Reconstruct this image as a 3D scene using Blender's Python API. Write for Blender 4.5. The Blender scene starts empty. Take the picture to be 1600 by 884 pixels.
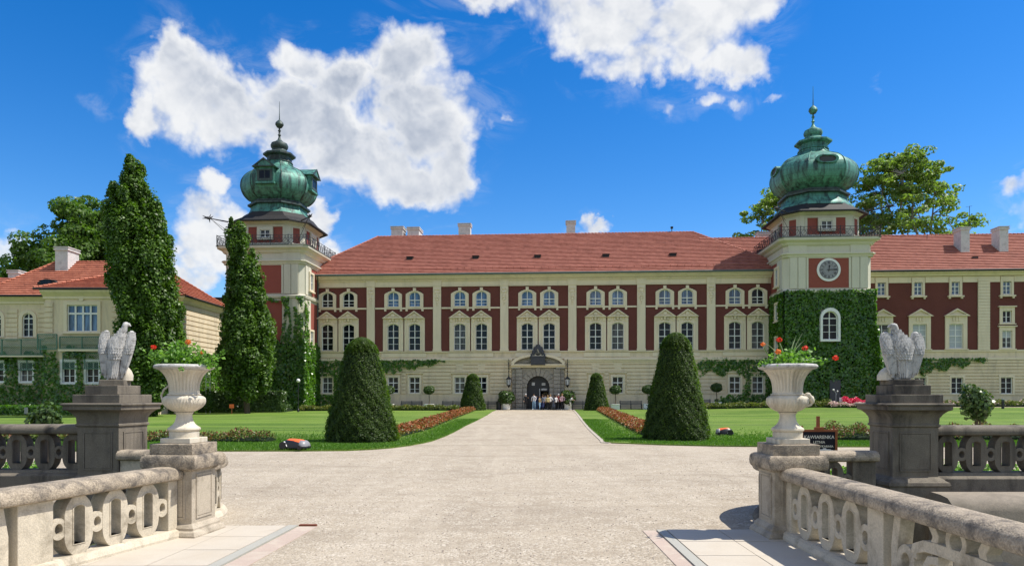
import bpy, math, random
import numpy as np
from mathutils import Vector, Matrix
random.seed(7); RNG = np.random.default_rng(11)
PI = math.pi; R = math.radians
SC = bpy.context.scene; COL = SC.collection
TH = R(3.85); CT, ST = math.cos(TH), math.sin(TH)
H = 1.85; FPX = 1100.0; HZ = 617.0

def P2W(x, y):                       # palace frame -> world (world = camera looking along +Y)
    return (x*CT + y*ST, -x*ST + y*CT)
def W2P(x, y):
    return (x*CT - y*ST, x*ST + y*CT)
def sstep(t): t = max(0., min(1., t)); return t*t*(3-2*t)
def gz(x, y):                        # height of the ground
    return sstep((y-30)/45)*(0.2 + 0.38*sstep((x-9)/22) - 0.15*sstep((-x-12)/20))
def at(px, d):                       # photo column at a distance -> world x
    return (px-800)/FPX*d
def gd(py): return H*FPX/(py-HZ)

# ------------------------------------------------------------------ materials
def nt_new(name):
    m = bpy.data.materials.new(name); m.use_nodes = True
    nt = m.node_tree; nt.nodes.clear()
    out = nt.nodes.new('ShaderNodeOutputMaterial'); b = nt.nodes.new('ShaderNodeBsdfPrincipled')
    nt.links.new(b.outputs[0], out.inputs[0])
    return m, nt, b, out
def N(nt, t, **kw):
    n = nt.nodes.new(t)
    for k, v in kw.items():
        if k in n.inputs.keys() if isinstance(k, str) else False: n.inputs[k].default_value = v
        else: setattr(n, k, v)
    return n
def L(nt, a, b): nt.links.new(a, b)
def noise(nt, vec, scale, detail=4, rough=.55, dist=0):
    n = nt.nodes.new('ShaderNodeTexNoise'); n.inputs['Scale'].default_value = scale
    n.inputs['Detail'].default_value = detail; n.inputs['Roughness'].default_value = rough
    n.inputs['Distortion'].default_value = dist
    L(nt, vec, n.inputs['Vector']); return n.outputs[0]
def ramp(nt, fac, stops):
    r = nt.nodes.new('ShaderNodeValToRGB'); e = r.color_ramp.elements
    while len(e) < len(stops): e.new(.5)
    for i, (p, c) in enumerate(stops):
        e[i].position = p; e[i].color = (c[0], c[1], c[2], 1) if not isinstance(c, (int, float)) else (c, c, c, 1)
    L(nt, fac, r.inputs[0]); return r.outputs[0]
def mix(nt, fac, a, b, mode='MIX'):
    m = nt.nodes.new('ShaderNodeMix'); m.data_type = 'RGBA'; m.blend_type = mode
    for s, v in ((m.inputs['Factor'], fac), (m.inputs['A'], a), (m.inputs['B'], b)):
        if isinstance(v, (int, float)) : s.default_value = v
        elif isinstance(v, tuple): s.default_value = (v[0], v[1], v[2], 1)
        else: L(nt, v, s)
    return m.outputs['Result']
def mth(nt, op, a, b=None, c=None, clamp=False):
    m = nt.nodes.new('ShaderNodeMath'); m.operation = op; m.use_clamp = clamp
    for i, v in enumerate((a, b, c)):
        if v is None: continue
        if isinstance(v, (int, float)): m.inputs[i].default_value = v
        else: L(nt, v, m.inputs[i])
    return m.outputs[0]
def wpos(nt):
    g = nt.nodes.new('ShaderNodeNewGeometry'); return g.outputs['Position']
def scalev(nt, v, s):
    m = nt.nodes.new('ShaderNodeVectorMath'); m.operation = 'MULTIPLY'; L(nt, v, m.inputs[0])
    m.inputs[1].default_value = s; return m.outputs[0]
def bump(nt, b, h, strength, dist=.02):
    n = nt.nodes.new('ShaderNodeBump'); n.inputs['Strength'].default_value = strength
    n.inputs['Distance'].default_value = dist; L(nt, h, n.inputs['Height']); L(nt, n.outputs[0], b.inputs['Normal'])
def mul(c, k): return tuple(min(1, x*k) for x in c)

def surf(name, col, rough=.8, var=.18, scale=1.5, fine=25, bstr=.3, bdist=.01, dirt=None, dirt_amt=.5, dirt_scale=1.5, streak=False, spec=.3, metal=0, stretch=(1,1,1)):
    m, nt, b, o = nt_new(name); p = wpos(nt)
    if stretch != (1,1,1): p = scalev(nt, p, stretch)
    n1 = noise(nt, p, scale, 5, .6); n2 = noise(nt, p, fine, 3, .6)
    c = ramp(nt, n1, [(.3, mul(col, 1-var)), (.7, mul(col, 1+var))])
    c = mix(nt, .55, c, ramp(nt, n2, [(.3, mul(col, 1-var*1.3)), (.7, mul(col, 1+var*1.3))]))
    if dirt:
        v = scalev(nt, p, (1, 1, .18)) if streak else p
        n3 = noise(nt, v, dirt_scale, 6, .65, .4)
        c = mix(nt, mth(nt, 'MULTIPLY', ramp(nt, n3, [(.48, 0), (.68, 1)]), dirt_amt), c, dirt)
    L(nt, c, b.inputs['Base Color'])
    b.inputs['Roughness'].default_value = rough; b.inputs['Specular IOR Level'].default_value = spec
    b.inputs['Metallic'].default_value = metal
    if bstr: bump(nt, b, n2, bstr, bdist)
    return m

def leafmat(name, c1, c2, trans=.35, rough=.45, tcol=None, big=.35, spec=.35):
    m, nt, b, o = nt_new(name); g = nt.nodes.new('ShaderNodeNewGeometry')
    n = noise(nt, g.outputs['Position'], big, 3, .6)
    f = mth(nt, 'ADD', mth(nt, 'MULTIPLY', g.outputs['Random Per Island'], .65), mth(nt, 'MULTIPLY', n, .5), clamp=True)
    c = ramp(nt, f, [(.15, c1), (.9, c2)])
    L(nt, c, b.inputs['Base Color']); b.inputs['Roughness'].default_value = rough
    b.inputs['Specular IOR Level'].default_value = spec
    t = nt.nodes.new('ShaderNodeBsdfTranslucent')
    tc = mix(nt, 1.0, c, tcol or (1.6, 1.9, .5), 'MULTIPLY'); L(nt, tc, t.inputs[0])
    ms = nt.nodes.new('ShaderNodeMixShader'); ms.inputs[0].default_value = trans
    L(nt, b.outputs[0], ms.inputs[1]); L(nt, t.outputs[0], ms.inputs[2]); L(nt, ms.outputs[0], o.inputs[0])
    return m

M = {}
CREAM = (.73, .605, .425)
M['plaster'] = surf('cream_plaster', CREAM, .85, .06, .6, 9, .15, .01, dirt=(.4, .34, .25), dirt_amt=.5, dirt_scale=1.5, streak=True)
M['plaster_tower'] = surf('pale_grey_plaster', (.6, .57, .455), .85, .06, .6, 9, .15, .01, dirt=(.36, .34, .26), dirt_amt=.3, dirt_scale=.5, streak=True)
M['trim'] = surf('cream_trim', (.76, .65, .475), .8, .05, .9, 12, .15, .008, dirt=(.4, .36, .26), dirt_amt=.3, dirt_scale=1.2, streak=True)
M['brick'] = surf('dark_red_render', (.14, .045, .036), .9, .22, .6, 14, .3, .01)
M['brick_t'] = surf('red_render', (.27, .075, .055), .9, .1, .5, 10, .2, .01)
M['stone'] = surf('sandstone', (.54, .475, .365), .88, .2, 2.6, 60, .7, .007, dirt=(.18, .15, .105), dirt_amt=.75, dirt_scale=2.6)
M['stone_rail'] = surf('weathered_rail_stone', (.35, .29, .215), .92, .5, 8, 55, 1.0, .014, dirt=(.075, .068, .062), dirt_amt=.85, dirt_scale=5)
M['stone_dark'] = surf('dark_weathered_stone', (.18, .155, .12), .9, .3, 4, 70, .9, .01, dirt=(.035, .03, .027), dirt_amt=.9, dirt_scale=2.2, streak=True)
M['stone_ped'] = surf('pedestal_stone', (.43, .37, .285), .9, .2, 3, 60, .7, .007, dirt=(.15, .125, .09), dirt_amt=.75, dirt_scale=2.4)
M['stone_white'] = surf('white_sandstone', (.6, .54, .43), .85, .12, 5, 80, .5, .004, dirt=(.27, .23, .17), dirt_amt=.65, dirt_scale=6, streak=True)
M['stone_eagle'] = surf('grey_white_stone', (.5, .485, .455), .88, .22, 9, 90, .6, .005, dirt=(.13, .125, .115), dirt_amt=.7, dirt_scale=11)
M['stone_portal'] = surf('grey_portal_stone', (.34, .31, .26), .88, .15, 1.5, 12, .4, .01, dirt=(.12, .11, .1), dirt_amt=.6)
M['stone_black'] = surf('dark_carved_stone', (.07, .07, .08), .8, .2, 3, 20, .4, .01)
M['white'] = surf('white_paint', (.75, .75, .72), .5, .04, 2, 20, 0)
M['offwhite'] = surf('grey_white_plaster', (.6, .59, .57), .85, .1, 1.5, 15, .2, dirt=(.3, .29, .28), dirt_amt=.5, dirt_scale=2)
M['iron'] = surf('black_iron', (.02, .02, .022), .5, .2, 4, 30, 0, spec=.5)
M['darkmetal'] = surf('dark_sheet_metal', (.014, .013, .013), .7, .3, .7, 10, .1, spec=.5)
M['lead'] = surf('grey_green_gutter', (.1, .13, .12), .6, .2, 1, 10, .1)
M['wood'] = surf('brown_wood', (.3, .1, .04), .6, .15, 3, 40, .2, stretch=(1, 1, .3))
M['bench_wood'] = surf('grey_bench_wood', (.16, .15, .14), .7, .15, 3, 40, .2)
M['blackboard'] = surf('black_board', (.012, .012, .018), .6, .1, 3, 40, 0)
M['chalk'] = surf('chalk_writing', (.75, .72, .6), .9, .1, 9, 40, 0)
M['blind'] = surf('pale_window_blind', (.42, .45, .47), .8, .04, 2, 8, 0)
M['orange'] = surf('orange_plastic', (.85, .16, .04), .35, .04, 3, 30, 0, spec=.5)
M['blackplastic'] = surf('black_plastic', (.012, .012, .013), .4, .1, 3, 30, 0, spec=.5)
M['greyplastic'] = surf('grey_plastic', (.25, .25, .26), .4, .05, 3, 30, 0, spec=.5)
M['bark'] = surf('bark', (.1, .075, .05), .9, .3, 2, 12, .8, .03, stretch=(1, 1, .3))
M['palebark'] = surf('pale_bark', (.24, .22, .17), .9, .3, 1.2, 8, .6, .03)
M['soil'] = surf('soil', (.045, .03, .02), .95, .3, 6, 40, .6)
M['terracotta'] = surf('terracotta', (.4, .13, .06), .8, .1, 6, 40, .3)
M['trellis'] = surf('green_trellis_paint', (.1, .2, .15), .7, .1, 4, 40, 0)
M['paving'] = surf('pale_paving', (.5, .445, .36), .8, .07, 1.3, 60, .25, .004, dirt=(.42, .35, .26), dirt_amt=.35, dirt_scale=1.6)
M['kerb'] = surf('grey_strip', (.37, .36, .31), .75, .08, 2, 50, .3, .004)
M['redstrip'] = surf('worn_red_strip', (.44, .35, .285), .85, .12, 2, 50, .3, .004, dirt=(.5, .44, .35), dirt_amt=.95, dirt_scale=3)
M['rust'] = surf('rusty_plate', (.16, .05, .025), .8, .2, 8, 60, .2)
M['moatstone'] = surf('moat_coping_stone', (.27, .23, .18), .9, .2, 3, 50, .6, .008, dirt=(.15, .13, .1), dirt_amt=.7, dirt_scale=2)
M['coping'] = surf('pale_kerb_stone', (.42, .37, .3), .85, .1, 2, 40, .3)

def glassmat(name, c, rough=.06, spec=.6):
    m, nt, b, o = nt_new(name); p = wpos(nt)
    n = noise(nt, p, .9, 2, .5); n2 = noise(nt, scalev(nt, p, (3., 3., .35)), 1.3, 3, .6)
    col = mix(nt, ramp(nt, n2, [(.45, 0), (.62, 1)]), c, mul(c, 2.6))
    L(nt, col, b.inputs['Base Color']); b.inputs['Roughness'].default_value = rough
    b.inputs['Specular IOR Level'].default_value = spec
    bump(nt, b, n, .25, .04); return m
M['glass'] = glassmat('dark_window_glass', (.006, .007, .01), .08, .22)
M['glass_curtain'] = glassmat('window_glass_with_net_curtain', (.05, .05, .052), .08, .25)
M['glass_blue'] = glassmat('curtained_glass_sky_reflection_tint', (.05, .085, .15), .05, .6)  # blue base colour paints in the sky reflected by the curtained panes

def tilemat(name, c1, c2, dark, rowh=.34):
    m, nt, b, o = nt_new(name); p = wpos(nt)
    s = nt.nodes.new('ShaderNodeSeparateXYZ'); L(nt, p, s.inputs[0])
    zr = mth(nt, 'DIVIDE', s.outputs[2], rowh*.5); row = mth(nt, 'FLOOR', zr)
    u = mth(nt, 'ADD', s.outputs[0], mth(nt, 'MULTIPLY', s.outputs[1], .77))
    cx = mth(nt, 'FLOOR', mth(nt, 'ADD', mth(nt, 'DIVIDE', u, .34), mth(nt, 'MULTIPLY', row, .5)))
    cv = nt.nodes.new('ShaderNodeCombineXYZ'); L(nt, cx, cv.inputs[0]); L(nt, row, cv.inputs[1])
    w = nt.nodes.new('ShaderNodeTexWhiteNoise'); w.noise_dimensions = '2D'; L(nt, cv.outputs[0], w.inputs['Vector'])
    n = noise(nt, p, .5, 6, .7)
    f = mth(nt, 'ADD', mth(nt, 'MULTIPLY', w.outputs[0], .42), mth(nt, 'MULTIPLY', n, .62))
    c = ramp(nt, f, [(.15, dark), (.35, c1), (.85, c2)])
    L(nt, c, b.inputs['Base Color']); b.inputs['Roughness'].default_value = .85
    fr = mth(nt, 'FRACT', mth(nt, 'DIVIDE', u, .34)); bump(nt, b, mth(nt, 'PINGPONG', fr, .5), .5, .03)
    return m
M['tile'] = tilemat('red_roof_tiles', (.32, .115, .08), (.45, .185, .135), (.22, .085, .06))
M['tile_orange'] = tilemat('orange_roof_tiles', (.33, .105, .06), (.47, .17, .1), (.2, .065, .04))

def coppermat(name, c, dark, amt):
    m, nt, b, o = nt_new(name); p = wpos(nt)
    n1 = noise(nt, p, .9, 5, .6); n2 = noise(nt, scalev(nt, p, (1, 1, .13)), 2.2, 6, .7, .3); n3 = noise(nt, p, 7, 3, .6)
    col = ramp(nt, n1, [(.3, mul(c, .72)), (.7, mul(c, 1.2))])
    col = mix(nt, .35, col, ramp(nt, n3, [(.3, mul(c, .7)), (.7, mul(c, 1.3))]))
    col = mix(nt, mth(nt, 'MULTIPLY', ramp(nt, n2, [(.44, 0), (.62, 1)]), amt), col, dark)
    s = nt.nodes.new('ShaderNodeSeparateXYZ'); L(nt, p, s.inputs[0])
    seam = mth(nt, 'LESS_THAN', mth(nt, 'FRACT', mth(nt, 'DIVIDE', s.outputs[2], .62)), .07)
    col = mix(nt, mth(nt, 'MULTIPLY', seam, .45), col, dark)
    L(nt, col, b.inputs['Base Color']); b.inputs['Roughness'].default_value = .55
    b.inputs['Metallic'].default_value = .15; bump(nt, b, n3, .2, .02); return m
M['copper'] = coppermat('green_copper', (.09, .28, .215), (.02, .045, .042), .95)
M['copper_dark'] = coppermat('blackened_copper', (.05, .08, .07), (.015, .016, .016), .8)

def gravelmat():
    m, nt, b, o = nt_new('gravel'); p = wpos(nt)
    n1 = noise(nt, scalev(nt, p, (.6, 1, 1)), .5, 6, .68, .5); n2 = noise(nt, p, 2.6, 6, .72); n3 = noise(nt, p, 75, 3, .7)
    v = nt.nodes.new('ShaderNodeTexVoronoi'); v.inputs['Scale'].default_value = 42; L(nt, p, v.inputs['Vector'])
    c = ramp(nt, n1, [(.38, (.31, .25, .175)), (.6, (.46, .385, .28))])
    c = mix(nt, .5, c, ramp(nt, n2, [(.3, (.27, .225, .17)), (.65, (.43, .375, .3))]))
    st = ramp(nt, v.outputs['Color'], [(.1, (.13, .11, .085)), (.5, (.43, .365, .275)), (.9, (.7, .64, .53))])
    patch = ramp(nt, n2, [(.4, .2), (.62, .85)])
    c = mix(nt, mth(nt, 'MULTIPLY', patch, .8), c, st)
    c = mix(nt, mth(nt, 'MULTIPLY', ramp(nt, n3, [(.55, 0), (.72, 1)]), .35), c, (.2, .16, .12))
    w = noise(nt, scalev(nt, p, (1.1, .1, 1)), 1.0, 4, .6, .8); c = mix(nt, mth(nt, 'MULTIPLY', ramp(nt, w, [(.5, 0), (.62, 1)]), .28), c, (.5, .435, .34))
    w2 = noise(nt, scalev(nt, p, (.25, .9, 1)), .8, 5, .7, 1.0); c = mix(nt, mth(nt, 'MULTIPLY', ramp(nt, w2, [(.52, 0), (.66, 1)]), .38), c, (.26, .215, .16))
    L(nt, c, b.inputs['Base Color']); b.inputs['Roughness'].default_value = .95; b.inputs['Specular IOR Level'].default_value = .15
    h = mth(nt, 'ADD', mth(nt, 'MULTIPLY', v.outputs['Distance'], -.6), mth(nt, 'MULTIPLY', n2, 1.2)); bump(nt, b, h, .7, .02)
    return m
M['gravel'] = gravelmat()
def grassmat(name, c1, c2, c3):
    m, nt, b, o = nt_new(name); p = wpos(nt)
    n1 = noise(nt, scalev(nt, p, (.03, .42, 1)), 1.1, 6, .72, .3); n2 = noise(nt, scalev(nt, p, (1, 1, .1)), 14, 5, .75); n3 = noise(nt, p, .22, 4, .6)
    c = ramp(nt, n1, [(.45, c1), (.55, c2)])
    c = mix(nt, .38, c, ramp(nt, n2, [(.32, mul(c1, .5)), (.68, mul(c2, 1.25))]))
    c = mix(nt, mth(nt, 'MULTIPLY', ramp(nt, n3, [(.45, 0), (.65, 1)]), .5), c, c3)
    L(nt, c, b.inputs['Base Color']); b.inputs['Roughness'].default_value = .8; b.inputs['Specular IOR Level'].default_value = .2
    bump(nt, b, n2, .9, .06); return m
M['grass'] = grassmat('lawn_grass', (.055, .12, .014), (.155, .245, .034), (.19, .25, .06))
M['rough'] = grassmat('rough_ground', (.05, .07, .02), (.09, .11, .03), (.12, .1, .05))
M['blades'] = leafmat('grass_blades', (.05, .13, .012), (.13, .25, .03), .3)
M['hornbeam'] = leafmat('hornbeam_leaves', (.014, .042, .006), (.125, .225, .03), .28, tcol=(1.6, 1.9, .5), big=1.1)
M['linden'] = leafmat('linden_leaves', (.035, .085, .014), (.13, .22, .04), .35)
M['plane'] = leafmat('plane_leaves', (.09, .15, .035), (.24, .32, .095), .45)
M['yew'] = leafmat('yew_leaves', (.014, .036, .009), (.075, .12, .02), .36, rough=.5, tcol=(2.6, 3.1, .35), big=.9, spec=.25)
M['ivy'] = leafmat('ivy_leaves', (.022, .075, .01), (.125, .255, .032), .36, rough=.28, tcol=(2.1, 2.4, .4), spec=.7)
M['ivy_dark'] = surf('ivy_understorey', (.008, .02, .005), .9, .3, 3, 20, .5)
M['laurel'] = leafmat('laurel_leaves', (.03, .06, .018), (.09, .15, .04), .2, rough=.35)
M['rose'] = leafmat('rose_leaves', (.05, .09, .02), (.17, .2, .045), .25)
M['bedding'] = leafmat('bedding_flowers', (.2, .055, .018), (.42, .16, .05), .2, tcol=(1.2, .8, .6))
M['bedding_g'] = leafmat('bedding_leaves', (.07, .1, .02), (.24, .2, .05), .2)
M['brownleaf'] = leafmat('rose_shoots', (.12, .035, .02), (.3, .12, .06), .2, tcol=(1.2, .8, .6))
M['potleaf'] = leafmat('geranium_leaves', (.06, .16, .02), (.2, .36, .06), .35)
M['petal'] = leafmat('scarlet_petals', (.6, .03, .015), (.9, .09, .04), .25, tcol=(1.2, .6, .5))
M['petal_o'] = leafmat('orange_petals', (.7, .18, .03), (.9, .3, .07), .25, tcol=(1.2, .8, .5))
M['pink'] = leafmat('pink_petals', (.55, .02, .08), (.85, .08, .18), .2, tcol=(1.2, .6, .7))
M['blush'] = leafmat('pale_pink_petals', (.6, .35, .33), (.85, .65, .6), .2, tcol=(1, .9, .9))
M['blade'] = leafmat('striped_leaves', (.3, .4, .15), (.7, .75, .5), .3, tcol=(1, 1.1, .6))

# ------------------------------------------------------------------ mesh building
class MB:
    def __init__(s): s.v = []; s.f = []; s.m = []; s.X = None; s.mi = 0
    def add(s, vs, fs):
        b = len(s.v)
        if s.X is not None: vs = [tuple(s.X @ Vector(p)) for p in vs]
        s.v += [tuple(p) for p in vs]; s.f += [tuple(b+i for i in f) for f in fs]; s.m += [s.mi]*len(fs)
        return s
    def box(s, x0, x1, y0, y1, z0, z1):
        if x0 > x1: x0, x1 = x1, x0
        if y0 > y1: y0, y1 = y1, y0
        return s.add([(x0,y0,z0),(x1,y0,z0),(x1,y1,z0),(x0,y1,z0),(x0,y0,z1),(x1,y0,z1),(x1,y1,z1),(x0,y1,z1)],
                     [(0,3,2,1),(4,5,6,7),(0,1,5,4),(1,2,6,5),(2,3,7,6),(3,0,4,7)])
    def loft(s, rings, cap=True, closed=True):
        n = len(rings[0]); vs = [p for r in rings for p in r]; fs = []
        for i in range(len(rings)-1):
            for j in range(n if closed else n-1):
                k = (j+1) % n; fs.append((i*n+j, i*n+k, (i+1)*n+k, (i+1)*n+j))
        if cap: fs.append(tuple(reversed(range(n)))); fs.append(tuple((len(rings)-1)*n+j for j in range(n)))
        return s.add(vs, fs)
    def prism(s, poly, y0, y1):      # polygon in x,z pulled along y
        return s.loft([[(x, y0, z) for x, z in poly], [(x, y1, z) for x, z in poly]])
    def ring(s, outer, inner, y0, y1, f=None):   # hollow outline, same vertex count
        n = len(outer); vs = []
        for y in (y0, y1):
            for loop in (outer, inner): vs += [(x, y, z) for x, z in loop]
        if f: vs = [f(*p) for p in vs]
        fs = []
        for j in range(n):
            k = (j+1) % n
            fs += [(j, k, n+k, n+j), (2*n+k, 2*n+j, 3*n+j, 3*n+k), (k, j, 2*n+j, 2*n+k), (n+j, n+k, 3*n+k, 3*n+j)]
        return s.add(vs, fs)
    def lathe(s, prof, n=24, c=(0,0), rf=None, cap=True, ph=0):
        rings = []
        for r, z in prof:
            rings.append([(c[0]+(rf(r,z,2*PI*j/n) if rf else r)*math.cos(2*PI*j/n+ph), c[1]+(rf(r,z,2*PI*j/n) if rf else r)*math.sin(2*PI*j/n+ph), z) for j in range(n)])
        return s.loft(rings, cap)
    def tube(s, pts, rad, n=8):
        rings = []; P = [Vector(p) for p in pts]
        if isinstance(rad, (int, float)): rad = [rad]*len(P)
        up = Vector((.13, .37, .92))
        for i, p in enumerate(P):
            t = (P[min(i+1, len(P)-1)]-P[max(i-1, 0)])
            t = t.normalized() if t.length > 1e-9 else Vector((0,0,1))
            a = t.cross(up); a = a.normalized() if a.length > 1e-4 else t.orthogonal().normalized(); b = t.cross(a)
            rings.append([tuple(p + rad[i]*(math.cos(2*PI*j/n)*a + math.sin(2*PI*j/n)*b)) for j in range(n)])
        return s.loft(rings)
    def sweep(s, path, prof):         # path in xy, profile (offset to the right, z)
        P = [Vector((p[0], p[1])) for p in path]; rings = []
        for i, p in enumerate(P):
            a = (P[i]-P[i-1]).normalized() if i else (P[1]-P[0]).normalized()
            b = (P[i+1]-P[i]).normalized() if i < len(P)-1 else a
            t = (a+b).normalized(); nrm = Vector((t.y, -t.x)); k = 1/max(.4, nrm.dot(Vector((a.y, -a.x))))
            rings.append([(p.x+nrm.x*o*k, p.y+nrm.y*o*k, z) for o, z in prof])
        return s.loft(rings)
    def ell(s, c, r, n=12, m=8, rot=None):
        rings = []
        for i in range(m+1):
            a = PI*(i+.02)/(m+.04) - PI/2
            rings.append([(r[0]*math.cos(a)*math.cos(2*PI*j/n), r[1]*math.cos(a)*math.sin(2*PI*j/n), r[2]*math.sin(a)) for j in range(n)])
        rings = [[(Vector(p) if rot is None else rot @ Vector(p)) + Vector(c) for p in g] for g in rings]
        return s.loft(rings)

class Leaves:
    """many small rhombic leaves gathered in numpy arrays"""
    def __init__(s): s.P = []; s.mi = []
    def add(s, c, nrm, size, aspect=.62, droop=.2, jit=.6, mi=0, up=None):
        n = len(c)
        if n == 0: return
        nr = nrm + RNG.normal(0, jit, (n, 3)); nr /= np.linalg.norm(nr, axis=1)[:, None]+1e-9
        t = RNG.normal(0, 1, (n, 3)) if up is None else up + RNG.normal(0, .35, (n, 3))
        t -= (t*nr).sum(1)[:, None]*nr; t /= np.linalg.norm(t, axis=1)[:, None]+1e-9
        b = np.cross(nr, t); sz = (np.asarray(size)*RNG.uniform(.65, 1.35, n))[:, None]
        q = np.stack([c - t*sz*.5, c + b*sz*.5*aspect + nr*sz*.12, c + t*sz*.5 - nr*sz*droop, c - b*sz*.5*aspect + nr*sz*.12], 1)
        s.P.append(q); s.mi.append(np.full(n, mi))
    def arrays(s): return np.concatenate(s.P), np.concatenate(s.mi)

def link(o, parent=None):
    COL.objects.link(o)
    if parent is not None: o.parent = parent
    return o
def build(name, mb, mats, parent=None, off=(0,0,0), smooth=False, bevel=0):
    if not isinstance(mats, (list, tuple)): mats = [mats]
    me = bpy.data.meshes.new(name)
    me.from_pydata([(p[0]-off[0], p[1]-off[1], p[2]-off[2]) for p in mb.v], [], mb.f)
    for m in mats: me.materials.append(m)
    if len(mats) > 1: me.polygons.foreach_set('material_index', mb.m)
    if smooth:
        me.polygons.foreach_set('use_smooth', [True]*len(me.polygons))
        if smooth != 2: me.set_sharp_from_angle(angle=R(40))
    me.update(); o = bpy.data.objects.new(name, me); link(o, parent)
    if bevel:
        b = o.modifiers.new('bevel', 'BEVEL'); b.width = bevel; b.segments = 2; b.limit_method = 'ANGLE'; b.angle_limit = R(40)
        b.harden_normals = False
    return o
def build_leaves(name, lv, mats, parent=None, off=(0,0,0)):
    q, mi = lv.arrays(); n = len(q); me = bpy.data.meshes.new(name)
    me.vertices.add(n*4); me.vertices.foreach_set('co', (q.reshape(-1, 3)-np.array(off)).ravel())
    me.loops.add(n*4); me.loops.foreach_set('vertex_index', np.arange(n*4, dtype=np.int32))
    me.polygons.add(n); me.polygons.foreach_set('loop_start', np.arange(0, n*4, 4, dtype=np.int32))
    if not isinstance(mats, (list, tuple)): mats = [mats]
    for m in mats: me.materials.append(m)
    me.polygons.foreach_set('material_index', mi.astype(np.int32))
    me.update(calc_edges=True); me.validate(); o = bpy.data.objects.new(name, me); return link(o, parent)

class Thing:
    """an Empty at the base; parts are given in frame coordinates ('P' palace, 'W' world, else the thing's own)"""
    def __init__(s, name, label, cat, pos, frame='W', rz=0, group=None):
        e = bpy.data.objects.new(name, None); COL.objects.link(e); s.o = e; e.empty_display_size = .3
        e['label'] = label; e['category'] = cat
        if group: e['group'] = group
        if frame == 'P':
            x, y = P2W(pos[0], pos[1]); e.location = (x, y, pos[2]); e.rotation_euler = (0, 0, -TH+rz); s.off = tuple(pos)
        elif frame == 'W': e.location = pos; s.off = tuple(pos)
        else: e.location = pos; e.rotation_euler = (0, 0, rz); s.off = (0, 0, 0)
    def part(s, name, mb, mats, parent=None, smooth=False, bevel=0, label=None):
        o = build(name, mb, mats, parent or s.o, s.off, smooth, bevel)
        if label: o['label'] = label
        return o
    def leaves(s, name, lv, mats, parent=None): return build_leaves(name, lv, mats, parent or s.o, s.off)
def tag(o, label=None, cat=None, group=None, kind=None):
    for k, v in (('label', label), ('category', cat), ('group', group), ('kind', kind)):
        if v: o[k] = v
    return o
def dup(root, loc, rz=None, label=None, scale=None):
    def cp(o, par):
        c = o.copy(); COL.objects.link(c)
        if par is not None: c.parent = par
        for ch in list(o.children): cp(ch, c)
        return c
    c = cp(root, None); c.location = loc
    if rz is not None: c.rotation_euler = (0, 0, rz)
    if scale: c.scale = scale
    if label: c['label'] = label
    return c

# ------------------------------------------------------------------ outlines
def arch(cx, z0, w, zs, rise, n=10, inset=0):    # flat bottom, curved head springing at zs
    w = w-inset; z0 = z0+inset; r = max(.001, rise-inset*.3 if rise > .01 else rise)
    pts = [(cx-w, z0), (cx+w, z0)]
    if rise <= .01: return pts + [(cx+w, zs-inset)] + [(cx+w - 2*w*i/n, zs-inset) for i in range(1, n)] + [(cx-w, zs-inset)]
    for i in range(n+1):
        a = PI*i/n
        if abs(rise-w-inset) < .15: x, z = w*math.cos(a), (rise-inset)*math.sin(a)
        else: x = w*math.cos(a); z = rise*(1-(x/w)**2) - inset*(1 if abs(x) < w else 1)*.9
        pts.append((cx+x, zs+z))
    return pts
def wall_grid(mb, x0, x1, z0, z1, holes, y=0, depth=.3):
    xs = sorted({x0, x1, *[v for h in holes for v in h[:2] if x0 < v < x1]})
    zs = sorted({z0, z1, *[v for h in holes for v in h[2:] if z0 < v < z1]})
    for i in range(len(xs)-1):
        for j in range(len(zs)-1):
            cx, cz = (xs[i]+xs[i+1])/2, (zs[j]+zs[j+1])/2
            if any(h[0] < cx < h[1] and h[2] < cz < h[3] for h in holes): continue
            mb.add([(xs[i],y,zs[j]),(xs[i+1],y,zs[j]),(xs[i+1],y,zs[j+1]),(xs[i],y,zs[j+1])], [(0,1,2,3)])
    for h in holes:
        if h[1] <= x0 or h[0] >= x1 or h[3] <= z0 or h[2] >= z1: continue
        a, b, c, d = max(h[0],x0), min(h[1],x1), max(h[2],z0), min(h[3],z1); Y = y+depth
        mb.add([(a,y,c),(b,y,c),(b,y,d),(a,y,d),(a,Y,c),(b,Y,c),(b,Y,d),(a,Y,d)], [(0,4,5,1),(1,5,6,2),(2,6,7,3),(3,7,4,0)])
def rustic(mb, x0, x1, z0, z1, n, holes, y, t=.05, gap=.05, clear=.0):
    hh = (z1-z0)/n
    for k in range(n):
        a, b = z0+k*hh+gap/2, z0+(k+1)*hh-gap/2; segs = [(x0, x1)]
        for h in holes:
            if h[3] <= a or h[2] >= b: continue
            ns = []
            for s0, s1 in segs:
                if h[1]+clear <= s0 or h[0]-clear >= s1: ns.append((s0, s1)); continue
                if s0 < h[0]-clear: ns.append((s0, h[0]-clear))
                if s1 > h[1]+clear: ns.append((h[1]+clear, s1))
            segs = ns
        for s0, s1 in segs:
            if s1-s0 > .05: mb.box(s0, s1, y-t, y+.02, a, b)
GR = random.Random(5)
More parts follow.
